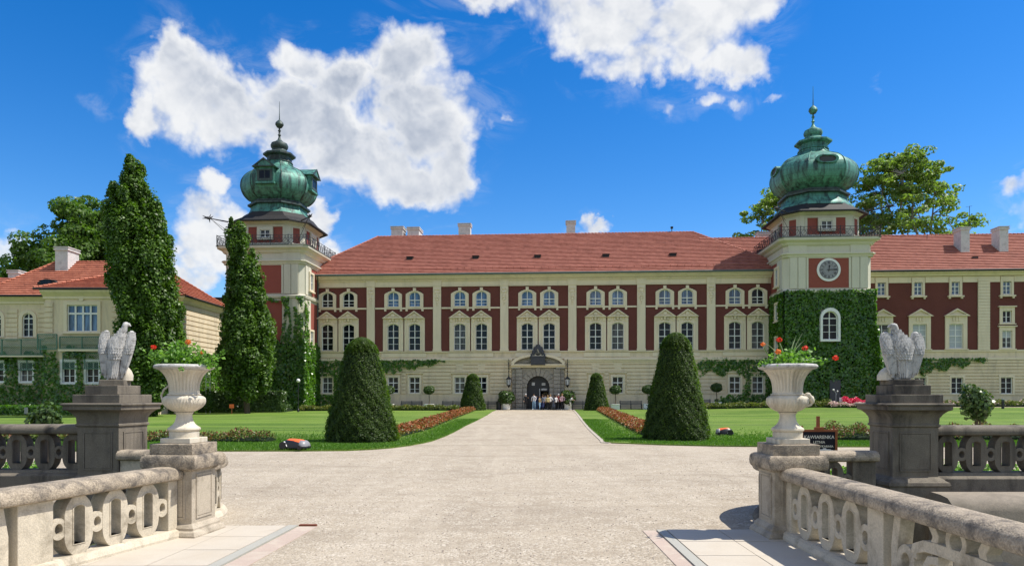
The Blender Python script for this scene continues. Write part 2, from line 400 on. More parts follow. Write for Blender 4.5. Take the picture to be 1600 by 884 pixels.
def window(T, cx, z0, w, zs, rise, y, cols=2, bars=(), glass='glass', surround=None, sw=.2, X=None, transom=None, blind=None, depth=.12, mname='trim', frame='white', bw=.035):
    """sash window with its sub-parts; w = half width of the glass"""
    if glass == 'glass' and GR.random() < .22: glass = 'glass_curtain'
    f = MB(); f.X = X
    f.ring(arch(cx, z0, w, zs, rise), arch(cx, z0, w, zs, rise, inset=.07), y+depth-.05, y+depth+.03)
    top = zs+rise-.04
    if cols:
        for i in range(1, cols):
            x = cx-w+2*w*i/cols; f.box(x-bw*1.3, x+bw*1.3, y+depth-.045, y+depth+.025, z0+.05, top)
    for b in bars: f.box(cx-w+.05, cx+w-.05, y+depth-.02, y+depth+.02, b-bw*.6, b+bw*.6)
    if transom: f.box(cx-w+.04, cx+w-.04, y+depth-.06, y+depth+.02, transom-bw*1.4, transom+bw*1.4)
    win = T.part('window', f, M[frame])
    g = MB(); g.X = X; g.prism(arch(cx, z0, w, zs, rise, inset=.04), y+depth+.04, y+depth+.07); T.part('pane', g, M[glass], win)
    if blind:
        g = MB(); g.X = X; g.box(cx-w+.06, cx+w-.06, y+depth+.005, y+depth+.02, blind, zs+rise-.06); T.part('blind', g, M['blind'], win)
    if surround:
        g = MB(); g.X = X; surround(g, cx, z0, w, zs, rise, y); T.part('surround', g, M[mname], win, bevel=0)
    return win
def stepped_roof(mb, A, B, C, D, rows, lip=.05):
    """A-B eave, D-C ridge; courses of tiles with a small step between them"""
    A, B, C, D = map(Vector, (A, B, C, D)); n = (B-A).cross(D-A).normalized()
    if n.z < 0: n = -n
    for i in range(rows):
        t0, t1 = i/rows, (i+1)/rows
        a0, b0, a1, b1 = A.lerp(D, t0), B.lerp(C, t0), A.lerp(D, t1), B.lerp(C, t1)
        mb.add([a0+n*lip, b0+n*lip, b1, a1], [(0,1,2,3)]); mb.add([a0, b0, b0+n*lip, a0+n*lip], [(0,1,2,3)])
def chimney(T, x, y, z0, z1, w, d, parent, mat='offwhite', name='chimney'):
    c = MB(); c.box(x-w, x+w, y-d, y+d, z0, z1-.35); c.box(x-w-.1, x+w+.1, y-d-.1, y+d+.1, z1-.35, z1-.2)
    c.box(x-w-.03, x+w+.03, y-d-.03, y+d+.03, z1-.2, z1-.08); c.box(x-w-.12, x+w+.12, y-d-.12, y+d+.12, z1-.08, z1)
    return T.part(name, c, M[mat], parent)
# ================================================================== PALACE (palace frame, facade on Y = 80)
PC = -2.4; BAY = 7.72; YF = 80.0
pal = Thing('palace', 'long central palace building with dark red panels, cream pilasters and red tiled hipped roof', 'palace', (PC, 84, 0), 'P')
XL, XR = -28.2, 23.6
bays = [PC+BAY*k for k in range(-3, 4)]
winx = [b+s*1.245 for b in bays for s in (-1, 1)]
grx = [x for x in winx if abs(x-PC) > 3]
holesU = [(x-.75, x+.75, 11.9, 13.8) for x in winx]; holesP = [(x-.75, x+.75, 6.95, 10.1) for x in winx]
holesG = [(x-.7, x+.7, 2.0, 4.0) for x in grx]; holeD = [(PC-1.3, PC+1.3, -.5, 4.1)]
mb = MB(); wall_grid(mb, XL, XR, 6.86, 14.26, holesU+holesP, YF); pal.part('brick_wall', mb, M['brick'])
mb = MB(); wall_grid(mb, XL, XR, -.5, 6.86, holesG+holeD, YF); wall_grid(mb, XL, XR, 14.26, 15.6, [], YF)
mb.box(XL, XR, YF+3.6, 98, -.5, 15.4)
gaps = [(PC-3.0, PC+3.0, 0, 5.9)]
rh = [(h[0]-.28, h[1]+.28, h[2]-.15, 4.42) for h in holesG]
for a, b in ((XL, PC-3.05), (PC+3.05, XR)):
    rustic(mb, a, b, 1.98, 5.7, 9, rh+gaps, YF, .13, .11)
    mb.box(a, b, YF-.1, YF, -.4, 1.92)
pal.part('plaster_wall', mb, M['plaster'])
mb = MB()
for a, b in ((XL, PC-2.95), (PC+2.95, XR)):
    mb.box(a, b, YF-.22, YF+.02, 5.62, 5.8); mb.box(a, b, YF-.34, YF+.02, 5.8, 5.97)
mb.box(XL, XR, YF-.12, YF+.02, 5.975, 6.1); mb.box(XL, XR, YF-.17, YF+.02, 6.74, 6.86)
for b in bays: mb.box(b-2.6, b+2.6, YF-.1, YF+.02, 6.2, 6.66)
for x in grx: mb.box(x-1.02, x+1.02, YF-.24, YF, 4.34, 4.46); mb.add([(x-.3,YF-.12,4.5),(x+.3,YF-.12,4.5),(x+.5,YF-.12,5.55),(x-.5,YF-.12,5.55),(x-.3,YF,4.5),(x+.3,YF,4.5),(x+.5,YF,5.55),(x-.5,YF,5.55)], [(0,1,2,3),(1,5,6,2),(4,0,3,7),(3,2,6,7),(0,4,5,1)])
pilx = [PC+BAY*(k+.5) for k in range(-3, 3)]
ends = [XL-.05]+pilx+[XR+.05]
for i in range(len(ends)-1):
    a, b = ends[i]+.5, ends[i+1]-.5
    mb.box(a, b, YF-.12, YF+.02, 11.72, 11.9)
    mb.box(a, b, YF-.15, YF+.02, 14.26, 14.36); mb.box(a, b, YF-.1, YF+.02, 14.38, 14.88)
pal.part('string_course', mb, M['trim'])
mb = MB()
x = XL
while x < XR: mb.box(x, x+.16, YF-.34, YF, 14.96, 15.1); x += .32
mb.sweep([(XL-.3, YF), (XR+.3, YF)], [(-.02, 14.88), (.2, 14.88), (.24, 14.95), (.24, 15.1), (.5, 15.14), (.62, 15.3), (.8, 15.36), (.8, 15.5), (-.02, 15.5)])
pal.part('cornice', mb, M['trim'])
for x in pilx:
    g = MB(); g.box(x-.5, x+.5, YF-.2, YF+.02, 6.862, 7.1); g.box(x-.46, x+.46, YF-.16, YF+.02, 7.1, 14.3); g.box(x-.52, x+.52, YF-.22, YF+.02, 14.3, 15.0)
    p = pal.part('pilaster', g, M['trim'])
    o = MB()
    for k, (dz, rx, rz_) in enumerate([(13.95,.36,.1),(13.6,.3,.16),(13.3,.22,.16),(13.05,.28,.12),(12.75,.18,.16),(12.45,.12,.14),(12.2,.07,.12)]): o.ell((x, YF-.17, dz), (rx, .1, rz_), 10, 5)
    for s in (-1, 1): o.ell((x+s*.3, YF-.17, 13.7), (.07,.09,.28), 8, 5); o.ell((x+s*.2, YF-.17, 12.95), (.05,.08,.25), 8, 5)
    pal.part('capital_relief', o, M['trim'], p)
def sur_upper(g, cx, z0, w, zs, rise, y):
    g.ring(arch(cx, z0-.1, w+.36, zs+.25, .4), arch(cx, z0, w, zs, rise), y-.14, y+.1)
    g.box(cx-.17, cx+.17, y-.2, y+.02, zs+rise+.03, zs+rise+.42)
    for s in (-1, 1): g.box(cx+s*.92-.12, cx+s*.92+.12, y-.14, y, z0-.52, z0-.29)
    g.box(cx-w-.05, cx+w+.05, y-.2, y+.05, z0-.1, z0-.003)
def ped(g, cx, y, z0, hw, h, t=.13):
    g.ring([(cx-hw, z0), (cx+hw, z0), (cx, z0+h)], [(cx-hw+.36, z0+t), (cx+hw-.36, z0+t), (cx, z0+h-t*1.3)], y-.34, y)
    g.prism([(cx-hw+.3, z0+t*.8), (cx+hw-.3, z0+t*.8), (cx, z0+h-t)], y-.12, y-.002)
def sur_piano(g, cx, z0, w, zs, rise, y):
    g.ring(arch(cx, z0-.06, w+.5, zs+.85, 0), arch(cx, z0, w, zs, rise), y-.12, y+.1)
    g.ring(arch(cx, z0-.02, w+.16, zs+.12, rise+.04), arch(cx, z0, w-.005, zs, rise), y-.18, y-.1)
    ped(g, cx, y-.1, zs+.84, 1.24, .86)
    for s in (-1, 1):
        g.box(cx+s*.95-.14, cx+s*.95+.14, y-.2, y, zs+.4, zs+.83); g.ell((cx+s*.34, y-.2, zs+.62), (.12,.1,.2), 8, 5)
    g.ell((cx, y-.2, zs+.72), (.16,.14,.3), 8, 6); g.ell((cx, y-.26, zs+1.2), (.27,.1,.22), 10, 5); g.box(cx-.45, cx+.45, y-.25, y, zs+.86, zs+.98)
    g.box(cx-w-.5, cx+w+.5, y-.24, y+.02, z0-.12, z0-.065)
def sur_plain(g, cx, z0, w, zs, rise, y):
    g.ring(arch(cx, z0-.14, w+.2, zs+.22, rise), arch(cx, z0, w, zs, rise), y-.12, y+.1)
for i, x in enumerate(winx):
    window(pal, x, 12.0, .66, 13.18, .52, YF, 2, (12.38,), 'glass_blue' if i > 1 and i < 13 else 'glass', sur_upper, transom=12.75)
    window(pal, x, 6.99, .68, 9.8, .24, YF, 2, (7.72, 9.2), 'glass', sur_piano, transom=8.45)
for x in grx: window(pal, x, 2.08, .6, 3.92, 0, YF-.02, 2, (2.55,), 'glass', sur_plain, transom=3.25)
# roof
YE, YR, ZE, ZR = 79.15, 89.0, 15.62, 22.1
A, B = (-30.6, YE, ZE), (25.9, YE, ZE); C, D = (16.6, YR, ZR), (-23.3, YR, ZR); A2, B2 = (-30.6, 98.8, ZE), (25.9, 98.8, ZE)
rf = MB(); stepped_roof(rf, A, B, C, D, 28, .11); stepped_roof(rf, B2, A2, D, C, 12, .05); stepped_roof(rf, A2, A, D, D, 24, .05); stepped_roof(rf, B, B2, C, C, 24, .05)
roof = pal.part('roof', rf, M['tile'])
g = MB()
for a, b in ((D, C), (D, A), (C, B)):
    a, b = Vector(a), Vector(b); n = int((b-a).length/.42)
    for i in range(n):
        p, q = a.lerp(b, i/n), a.lerp(b, (i+.93)/n); p.z += .05; q.z += .02
        g.tube([p, q], [.13, .1], 6)
pal.part('ridge_tiles', g, M['tile'], roof)
g = MB(); g.tube([(XL-.4, YE-.05, ZE-.06), (XR+.2, YE-.05, ZE-.06)], .11, 8); g.box(XL-.4, XR+.2, YE-.02, YE+.25, ZE-.12, ZE-.02)
g.tube([(XL+.5, YE, 15.5), (XL+.35, YF-.3, 14.9), (XL+.3, YF-.3, 6)], .07, 6); pal.part('gutter', g, M['lead'], roof)
def onroof(x, t): return (x, YE+(YR-YE)*t, ZE+(ZR-ZE)*t)
g = MB()
for k in range(64):
    x = XL+.6+k*.8; a = onroof(x, .085); g.tube([a, (a[0], a[1]-.1, a[2]+.3)], .03, 4)
a, b = onroof(XL+.6, .085), onroof(XR-1.5, .085); g.tube([(a[0], a[1]-.1, a[2]+.27), (b[0], b[1]-.1, b[2]+.27)], .035, 5)
pal.part('snow_guard', g, M['tile'], roof)
for px in (640, 743, 840, 947, 1052):
    u = (px-800)/FPX; x = 82.5*(u*CT-ST)/(CT+ST*u); q = onroof(x, .37); g = MB()
    g.box(q[0]-.35, q[0]+.35, q[1]-.35, q[1]+.3, q[2]-.15, q[2]+.2); g.box(q[0]-.42, q[0]+.42, q[1]-.42, q[1]+.3, q[2]+.2, q[2]+.26); pal.part('roof_vent', g, M['darkmetal'], roof)
for x, y, w, d, z1 in ((-20.9, 90.5, .75, .9, 23.6), (-18.9, 91.3, .75, 1.2, 23.6), (-12.1, 89.8, .75, .6, 23.75), (1.45, 89.9, .55, .55, 23.9)):
    chimney(pal, x, y, 21, z1, w, d, roof)
g = MB(); g.tube([(14, 89, 22), (14, 89, 22.8)], .05, 5); g.box(13.85, 14.15, 88.9, 89.1, 22.6, 22.85); pal.part('roof_vent_pipe', g, M['darkmetal'], roof)
# portal
g = MB(); zc = 2.75; r0, r1 = 1.28, 2.05
for k in range(11):
    a0, a1 = PI*k/11+.02, PI*(k+1)/11-.02; t = .34 if k % 2 == 0 else .28
    if k == 5: t = .42
    ro = r1 if k != 5 else 2.2
    g.prism([(PC+r0*math.cos(a0), zc+r0*math.sin(a0)), (PC+ro*math.cos(a0), zc+ro*math.sin(a0)), (PC+ro*math.cos(a1), zc+ro*math.sin(a1)), (PC+r0*math.cos(a1), zc+r0*math.sin(a1))], YF-t, YF+.02)
g.ring(arch(PC, -.4, 2.2, 4.93, 0), arch(PC, -.4, 1.3, zc, 1.3), YF-.2, YF+.35)
for s in (-1, 1):
    for k in range(11):
        z = .1+k*.43; xx = PC+s*2.15; g.box(xx-.36, xx+.36, YF-.5, YF-.1, z, z+.38)
        if z < 2.6: g.box(PC+s*1.29, PC+s*1.74, YF-.36, YF-.1, z, z+.38)
        g.box(PC+s*2.75-.2, PC+s*2.75+.2, YF-.3, YF-.001, z, z+.38)
    g.box(PC+s*2.5-.5, PC+s*2.5+.5, YF-.58, YF, 4.82, 4.98)
portal = pal.part('portal', g, M['stone_portal'])
g = MB()
g.sweep([(PC-3.05, YF), (PC+3.05, YF)], [(0, 4.98), (.55, 4.98), (.6, 5.12), (.8, 5.2), (.8, 5.34), (0, 5.34)])
def seg(x, r, dz): return 5.2+dz+1.15*math.sqrt(max(0, 1-((x)/(r))**2))
n = 16
outer = [(PC-3.05+6.1*i/n, seg(-3.05+6.1*i/n, 3.1, .12)) for i in range(n+1)]; inner = [(PC-2.75+5.5*i/n, seg(-2.75+5.5*i/n, 2.85, -.12)) for i in range(n+1)]
g.ring(outer+[(PC+2.9, 5.3), (PC-2.9, 5.3)], inner+[(PC+2.6, 5.3), (PC-2.6, 5.3)], YF-.75, YF)
pal.part('pediment', g, M['trim'], portal)
g = MB(); g.prism(inner+[(PC+2.6, 5.3), (PC-2.6, 5.3)], YF-.2, YF-.003)
for s in (-1, 1): g.ell((PC+s*1.4, YF-.22, 5.62), (.6, .12, .2), 10, 5); g.ell((PC+s*1.0, YF-.22, 5.9), (.25, .12, .22), 10, 5)
pal.part('tympanum', g, M['stone_portal'], portal)
g = MB(); g.box(PC-.8, PC+.8, YF-.95, YF-.2, 5.22, 6.12); g.box(PC-.9, PC+.9, YF-1.0, YF-.2, 6.12, 6.24); g.box(PC-.62, PC+.62, YF-.99, YF-.9, 5.34, 6.0)
g.ell((PC, YF-.6, 6.85), (.5, .35, .62), 16, 8); g.ell((PC, YF-.62, 7.35), (.3, .25, .22), 12, 6)
for s in (-1, 1): g.ell((PC+s*.48, YF-.6, 6.6), (.22, .25, .4), 10, 6); g.ell((PC+s*.72, YF-.6, 6.36), (.22, .2, .18), 10, 6); g.ell((PC+s*.4, YF-.6, 7.1), (.16, .2, .2), 8, 5)
car = pal.part('cartouche', g, M['stone_black'], portal, smooth=True)
g = MB(); g.prism([(PC-.12, 7.0), (PC+.02, 7.02), (PC+.17, 6.6), (PC+.02, 6.62)], YF-1.0, YF-.93); g.box(PC-.3, PC+.3, YF-.97, YF-.9, 6.56, 6.6); pal.part('coat_of_arms', g, M['stone_portal'], car)
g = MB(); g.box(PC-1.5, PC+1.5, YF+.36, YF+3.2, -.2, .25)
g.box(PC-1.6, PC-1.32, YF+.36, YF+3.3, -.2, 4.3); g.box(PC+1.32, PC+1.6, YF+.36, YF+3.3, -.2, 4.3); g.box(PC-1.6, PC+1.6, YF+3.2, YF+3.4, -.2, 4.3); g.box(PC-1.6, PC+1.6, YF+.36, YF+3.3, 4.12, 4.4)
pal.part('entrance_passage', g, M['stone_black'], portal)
dr = MB()
pts = [(PC-1.27+2.54*i/14, zc+math.sqrt(max(0, 1.27**2-(-1.27+2.54*i/14)**2))) for i in range(15)]
dr.prism([(PC-1.27, 2.75)]+pts[1:-1]+[(PC+1.27, 2.75)], YF+.5, YF+.6)
dr.box(PC-1.27, PC+.2, YF+.5, YF+.62, .25, 2.748); dr.box(PC+.2, PC+1.27, YF+.5, YF+.62, 2.3, 2.74)
dr.box(PC+1.15, PC+1.27, YF+.5, YF+.62, .25, 2.3); dr.box(PC-.6, PC-.52, YF+.46, YF+.5, .3, 2.7)
dd = pal.part('door', dr, M['iron'])
g = MB(); g.box(PC-.75, PC-.4, YF+.44, YF+.5, 2.95, 3.3); g.box(PC+.4, PC+.8, YF+.44, YF+.5, 2.95, 3.25); g.box(PC+.35, PC+1.0, YF+.44, YF+.5, 2.42, 2.6); g.box(PC+.12, PC+.2, YF+.44, YF+.5, 1.7, 2.6); pal.part('fanlight', g, M['offwhite'], dd)
g = MB(); g.box(PC+.4, PC+1.1, YF+2.9, YF+3.1, .25, 2.2); pal.part('inner_door', g, M['plaster'], dd)
g = MB(); g.box(PC-3.3, PC+3.3, YF-1.3, YF-.02, -.1, .3); g.box(PC-3.6, PC+3.6, YF-1.65, YF-.02, -.1, .22); pal.part('doorstep', g, M['stone_portal'])

# ================================================================== RIGHT WING
wg = Thing('palace_wing', 'long red and cream wing with blinds in its gabled windows, right of clock tower', 'building', (43, 84, 0), 'P')
YW = 80.35; X0, X1 = 24.2, 66
def cyc(v, base): return v
upx = [35.5, 39.4, 43.35, 48.75, 52.7, 56.6, 60.5]; mdx = [35.55, 39.55, 43.4, 52.7, 56.6, 60.5]; gx = [35.6, 39.6, 43.5, 48.7, 52.7, 56.6]
hU = [(x-.5, x+.5, 12.8, 14.3) for x in upx]; hM = [(x-.8, x+.8, 6.9, 9.75) for x in mdx]; hS = [(48.75-.55, 48.75+.55, 9.6, 11.2), (48.75-.6, 48.75+.6, 6.95, 9.0)]
hG = [(x-.66, x+.66, 1.95, 3.85) for x in gx]
g = MB(); wall_grid(g, X0, X1, 6.8, 14.2, hU+hM+hS, YW); wg.part('brick_wall', g, M['brick'])
g = MB(); wall_grid(g, X0, X1, -.5, 6.8, hG, YW); wall_grid(g, X0, X1, 14.2, 15.3, hU, YW); g.box(X0, X1, YW+.4, 93, -.5, 15.2)
rustic(g, X0, X1, 1.8, 5.7, 11, [(h[0]-.15, h[1]+.15, h[2]-.1, h[3]+.1) for h in hG], YW, .13, .1); g.box(X0, X1, YW-.1, YW, -.4, 1.75)
wg.part('plaster_wall', g, M['plaster'])
g = MB(); g.box(X0, X1, YW-.2, YW+.02, 5.72, 5.95); g.box(X0, X1, YW-.12, YW+.02, 6.62, 6.8)
for a, b in zip([X0]+upx, upx+[X1]): g.box(a+.75, b-.75, YW-.08, YW+.02, 14.2, 14.85)
g.sweep([(X0, YW), (X1+.3, YW)], [(0, 14.9), (.3, 14.9), (.45, 15.1), (.75, 15.2), (.75, 15.36), (0, 15.36)])
wg.part('cornice', g, M['trim'])
for xq in (46.3, 51.2):
    g = MB()
    for k in range(24): g.box(xq-.62, xq+.62, YW-.16, YW+.02, 6.82+k*.325, 6.82+k*.325+.28)
    g.box(xq-.62, xq+.62, YW-.1, YW+.02, 6.82, 14.8); wg.part('quoin', g, M['trim'])
def sur_small(g, cx, z0, w, zs, rise, y):
    g.ring(arch(cx, z0-.1, w+.24, zs+.55, 0), arch(cx, z0, w, zs, 0), y-.12, y+.1)
    g.box(cx-w-.4, cx+w+.4, y-.26, y+.02, z0-.26, z0-.1)
    for s in (-1, 1): g.box(cx+s*(w+.2)-.1, cx+s*(w+.2)+.1, y-.18, y, z0-.44, z0-.26)
def sur_wing(g, cx, z0, w, zs, rise, y):
    g.ring(arch(cx, z0-.06, w+.42, zs+.85, 0), arch(cx, z0, w, zs, 0), y-.12, y+.1); ped(g, cx, y-.06, zs+.85, 1.35, .82)
    for s in (-.3, 0, .3): g.box(cx+s-.08, cx+s+.08, y-.2, y, zs+.3, zs+.75)
    g.box(cx-w-.5, cx+w+.5, y-.24, y+.02, z0-.16, z0-.062)
def sur_cap(g, cx, z0, w, zs, rise, y):
    g.ring(arch(cx, z0-.1, w+.3, zs+.4, 0), arch(cx, z0, w, zs, 0), y-.12, y+.1); g.box(cx-w-.45, cx+w+.45, y-.26, y+.02, zs+.4, zs+.52); g.box(cx-w-.4, cx+w+.4, y-.22, y+.02, z0-.2, z0-.1)
for x in upx: window(wg, x, 12.85, .44, 14.25, 0, YW, 2, (13.3,), 'glass_blue', sur_small, transom=13.75)
for i, x in enumerate(mdx): window(wg, x, 6.97, .74, 9.65, 0, YW, 2, (7.7, 9.0), 'glass', sur_wing, transom=8.35, blind=None if i in (0,) else 7.0)
window(wg, 48.75, 9.75, .48, 11.05, 0, YW, 2, (10.4,), 'glass', sur_cap); window(wg, 48.75, 7.0, .52, 8.9, 0, YW, 2, (7.6, 8.2), 'glass', sur_cap, blind=8.1)
for x in gx: window(wg, x, 2.0, .62, 3.8, 0, YW-.02, 2, (2.6, 3.2), 'glass', sur_plain)
g = MB(); stepped_roof(g, (17, 79.55, 15.45), (X1, 79.55, 15.45), (X1, 87, 20.8), (17, 87, 20.8), 22, .11); stepped_roof(g, (X1, 94.5, 15.45), (17, 94.5, 15.45), (17, 87, 20.8), (X1, 87, 20.8), 10, .05)
wr = wg.part('roof', g, M['tile'])
g = MB(); n = 110
for i in range(n): g.tube([(17+49*i/n, 87, 20.86), (17+49*(i+.93)/n, 87, 20.84)], [.13, .1], 6)
wg.part('ridge_tiles', g, M['tile'], wr)
g = MB(); g.tube([(X0, 79.5, 15.4), (X1, 79.5, 15.4)], .11, 8); wg.part('gutter', g, M['darkmetal'], wr)
for x in (45.9, 50.1): chimney(wg, x, 83.8, 17.6, 20.9, .48, .75, wr)
chimney(wg, 25.2, 88.5, 19.5, 21.8, .9, .6, wr)
g = MB(); g.box(45.9, 46.5, 81.6, 81.9, 17.0, 17.25); wg.part('roof_vent', g, M['darkmetal'], wr)
for x, z in ((48.0, 24.0), (43.2, 21.9)):
    g = MB(); g.tube([(x, 86, 20), (x, 86, z)], .03, 5); g.tube([(x-.4, 86, z-.1), (x+.3, 86, z)], .02, 4); wg.part('aerial', g, M['iron'], wr)

# ================================================================== TOWERS
OCT = lambda r, ch, z, cx, cy: [(cx+a, cy+b, z) for a, b in ((-r+ch, -r), (r-ch, -r), (r, -r+ch), (r, r-ch), (r-ch, r), (-r+ch, r), (-r, r-ch), (-r, -r+ch))]
def tower(cx, clock):
    cy = 79.8; hw = 4.45
    lab = ('square corner tower with a round clock under a green onion dome' if clock else 'square corner tower without a clock, its dark tipped onion dome carrying gabled dormers')
    T = Thing('clock_tower' if clock else 'corner_tower', lab, 'tower', (cx, cy, 0), 'P')
    side = 1 if not clock else -1
    g = MB(); g.loft([OCT(hw, .45, z, cx, cy) for z in (-.5, 18.0)]); body = T.part('shaft', g, M['plaster_tower'])
    F = lambda: Matrix.Translation((cx, cy-hw, 0))
    S = Matrix.Translation((cx+side*hw, cy, 0)) @ Matrix.Rotation(side*PI/2, 4, 'Z')
    for X, nm in ((F(), 'f'), (S, 's')):
        g = MB(); g.X = X
        g.box(-2.1, 2.1, -.03, .1, 12.95, 16.15); g.box(-2.1, 2.1, -.03, .1, 5.5 if not clock else 12.3, 12.2 if not clock else 12.5); T.part('red_panel', g, M['brick_t'], body)
        g = MB(); g.X = X
        for s in (-1, 1):
            for o in (2.72, 3.55): g.box(s*o-.38, s*o+.38, -.12, .05, 12.95, 16.2)
        g.ring([(-2.25, 12.96), (2.25, 12.96), (2.25, 16.28), (-2.25, 16.28)], [(-2.05, 13.0), (2.05, 13.0), (2.05, 16.1), (-2.05, 16.1)], -.08, .05)
        if not clock:
            for s in (-1, 1): g.box(s*2.72-.38, s*2.72+.38, -.12, .05, 3, 12.4); g.box(s*3.6-.3, s*3.6+.3, -.08, .05, 3, 12.4)
        T.part('pilaster_pair', g, M['plaster_tower'], body)
    g = MB()
    def band(pr):
        rings = [OCT(hw+o, .45, z, cx, cy) for o, z in pr]; g.loft(rings)
    band([(.02, 12.45), (.18, 12.5), (.24, 12.75), (.1, 12.85), (.02, 12.9)])
    band([(.1, 16.2), (.16, 16.24), (.2, 16.4), (.34, 16.5), (.34, 16.62), (.05, 16.66)])
    for s in (-1, 1):
        g.box(cx+s*3.15-.95, cx+s*3.15+.95, cy-hw-.1, cy-hw+.1, 16.66, 17.45)
    band([(.05, 17.4), (.2, 17.5), (.32, 17.72), (.62, 17.86), (.7, 17.95), (.7, 18.14), (.02, 18.16)])
    T.part('cornice', g, M['plaster_tower'], body)
    g = MB(); g.loft([OCT(hw+.74, .3, z, cx, cy) for z in (18.14, 18.2)]); T.part('gallery_floor', g, M['lead'])
    # railing
    q = hw+.55
    cor = [(cx-q, cy-q), (cx+q, cy-q), (cx+q, cy+q), (cx-q, cy+q)]
    for k in range(4):
        a, b = Vector(cor[k]+(0,)), Vector(cor[(k+1) % 4]+(0,)); d = (b-a).normalized(); g = MB()
        g.X = Matrix.Translation(a) @ Matrix.Rotation(math.atan2(d.y, d.x), 4, 'Z'); Ln = (b-a).length
        for z in (18.3, 19.0, 19.28): g.box(0, Ln, -.022, .022, z-.02, z+.02)
        n = 5
        for i in range(n+1): g.box(Ln*i/n-.035, Ln*i/n+.035, -.03, .03, 18.2, 19.36)
        m_ = 15
        for i in range(m_):
            c = Ln*(i+.5)/m_; r = .27
            ci = lambda rr: [(c+rr*math.cos(t*PI/5), 18.65+rr*1.1*math.sin(t*PI/5)) for t in range(10)]
            g.ring(ci(r), ci(r-.04), -.012, .012); g.box(c+Ln/m_/2-.015, c+Ln/m_/2+.015, -.012, .012, 18.3, 19.0)
            g.ring([(c+.1*math.cos(t), 19.14+.1*math.sin(t)) for t in (0, 1.57, 3.14, 4.71)], [(c+.06*math.cos(t), 19.14+.06*math.sin(t)) for t in (0, 1.57, 3.14, 4.71)], -.01, .01)
            g.tube([(c-.2, 0, 18.4), (c, 0, 18.72), (c+.2, 0, 18.92)], .016, 4)
        T.part('railing', g, M['iron'])
    # octagonal lantern storey
    ho, co = 3.85, 1.25
    g = MB(); g.loft([OCT(ho, co, z, cx, cy) for z in (18.16, 21.1)]); up = T.part('upper_storey', g, M['plaster_tower'])
    trim = MB(); red = MB()
    for k in range(4):
        X = Matrix.Translation((cx, cy, 0)) @ Matrix.Rotation(k*PI/2, 4, 'Z') @ Matrix.Translation((0, -ho, 0)); trim.X = red.X = X
        red.box(-1.95, 1.95, -.02, .05, 18.7, 20.45)
        trim.ring([(-2.2, 18.45), (2.2, 18.45), (2.2, 20.7), (-2.2, 20.7)], [(-1.95, 18.7), (1.95, 18.7), (1.95, 20.45), (-1.95, 20.45)], -.07, .05)
        X = Matrix.Translation((cx, cy, 0)) @ Matrix.Rotation(k*PI/2+PI/4, 4, 'Z') @ Matrix.Translation((0, -(ho*2-co)/math.sqrt(2), 0)); trim.X = red.X = X
        red.box(-.4, .4, -.02, .05, 18.7, 20.4)
        trim.ring([(-.55, 18.55), (.55, 18.55), (.55, 20.55), (-.55, 20.55)], [(-.4, 18.7), (.4, 18.7), (.4, 20.4), (-.4, 20.4)], -.06, .05)
    trim.X = None; trim.loft([OCT(ho+o, co, z, cx, cy) for o, z in ((.0, 20.72), (.12, 20.8), (.25, 20.95), (.6, 21.05), (.6, 21.12))])
    T.part('red_panel', red, M['brick_t'], up); T.part('moulding', trim, M['plaster_tower'], up)
    for k in ((0, side) if True else ()):
        X = Matrix.Translation((cx, cy, 0)) @ Matrix.Rotation(k*PI/2, 4, 'Z') @ Matrix.Translation((0, -ho, 0))
        def sq(g, x, z0, w, zs, rise, y): g.ring(arch(x, z0-.25, w+.34, zs+.3, 0), arch(x, z0, w, zs, 0), y-.1, y+.1)
        window(T, 0, 19.25, .56, 20.1, 0, -.16, 2, (19.68,), 'glass', sq, X=X, mname='plaster_tower', depth=.05)
    # eave and dome
    hp, cp_ = 4.75, 1.75; ds = 1.0 if clock else .93
    g = MB(); g.loft([OCT(hp+o, cp_, z, cx, cy) for o, z in ((-1.0, 21.12), (-.05, 20.92), (0, 20.95), (0, 21.08), (-.9, 21.75), (-1.3, 22.3))])
    T.part('eave', g, M['darkmetal'])
    c8 = .5858
    def dome(prof, name, mat, par=None):
        g = MB(); g.loft([OCT(r*ds, c8*r*ds*.92, z, cx, cy) for r, z in prof]); o = T.part(name, g, M[mat], par, smooth=True); return o
    top = 'copper' if clock else 'copper_dark'
    dome([(3.75, 22.0), (3.7, 22.25), (3.3, 22.6), (3.1, 23.0), (3.05, 23.4)], 'dome_skirt', 'copper')
    dome([(3.2, 23.35), (3.4, 23.4), (3.4, 23.6), (3.05, 23.75), (3.0, 24.0)], 'dome_band', 'copper_dark')
    key = [(3.0, 23.9), (3.5, 24.3), (3.87, 24.8), (4.08, 25.4), (4.12, 25.9), (4.0, 26.45), (3.7, 26.95), (3.2, 27.4), (2.55, 27.75), (1.95, 28.05), (1.5, 28.45), (1.38, 28.95)]
    pr = []
    for q in range(len(key)-1):
        p0, p1, p2, p3 = key[max(q-1, 0)], key[q], key[q+1], key[min(q+2, len(key)-1)]
        for t in (0, .33, .66): pr.append(tuple(.5*(2*p1[m]+(p2[m]-p0[m])*t+(2*p0[m]-5*p1[m]+4*p2[m]-p3[m])*t*t+(-p0[m]+3*p1[m]-3*p2[m]+p3[m])*t**3) for m in (0, 1)))
    pr.append(key[-1])
    dm = dome(pr, 'onion_dome', 'copper')
    for k in range(8):
        g = MB()
        for (r1_, z1), (r2_, z2) in zip(pr[1:-1:1], pr[2::1]):
            r1_ *= ds; r2_ *= ds; p1 = OCT(r1_+.01, c8*r1_*.92, z1, cx, cy)[k]; p2 = OCT(r2_+.01, c8*r2_*.92, z2, cx, cy)[k]; g.tube([p1, p2], .045, 5)
        T.part('dome_rib', g, M['copper_dark' if not clock else 'copper'], dm)
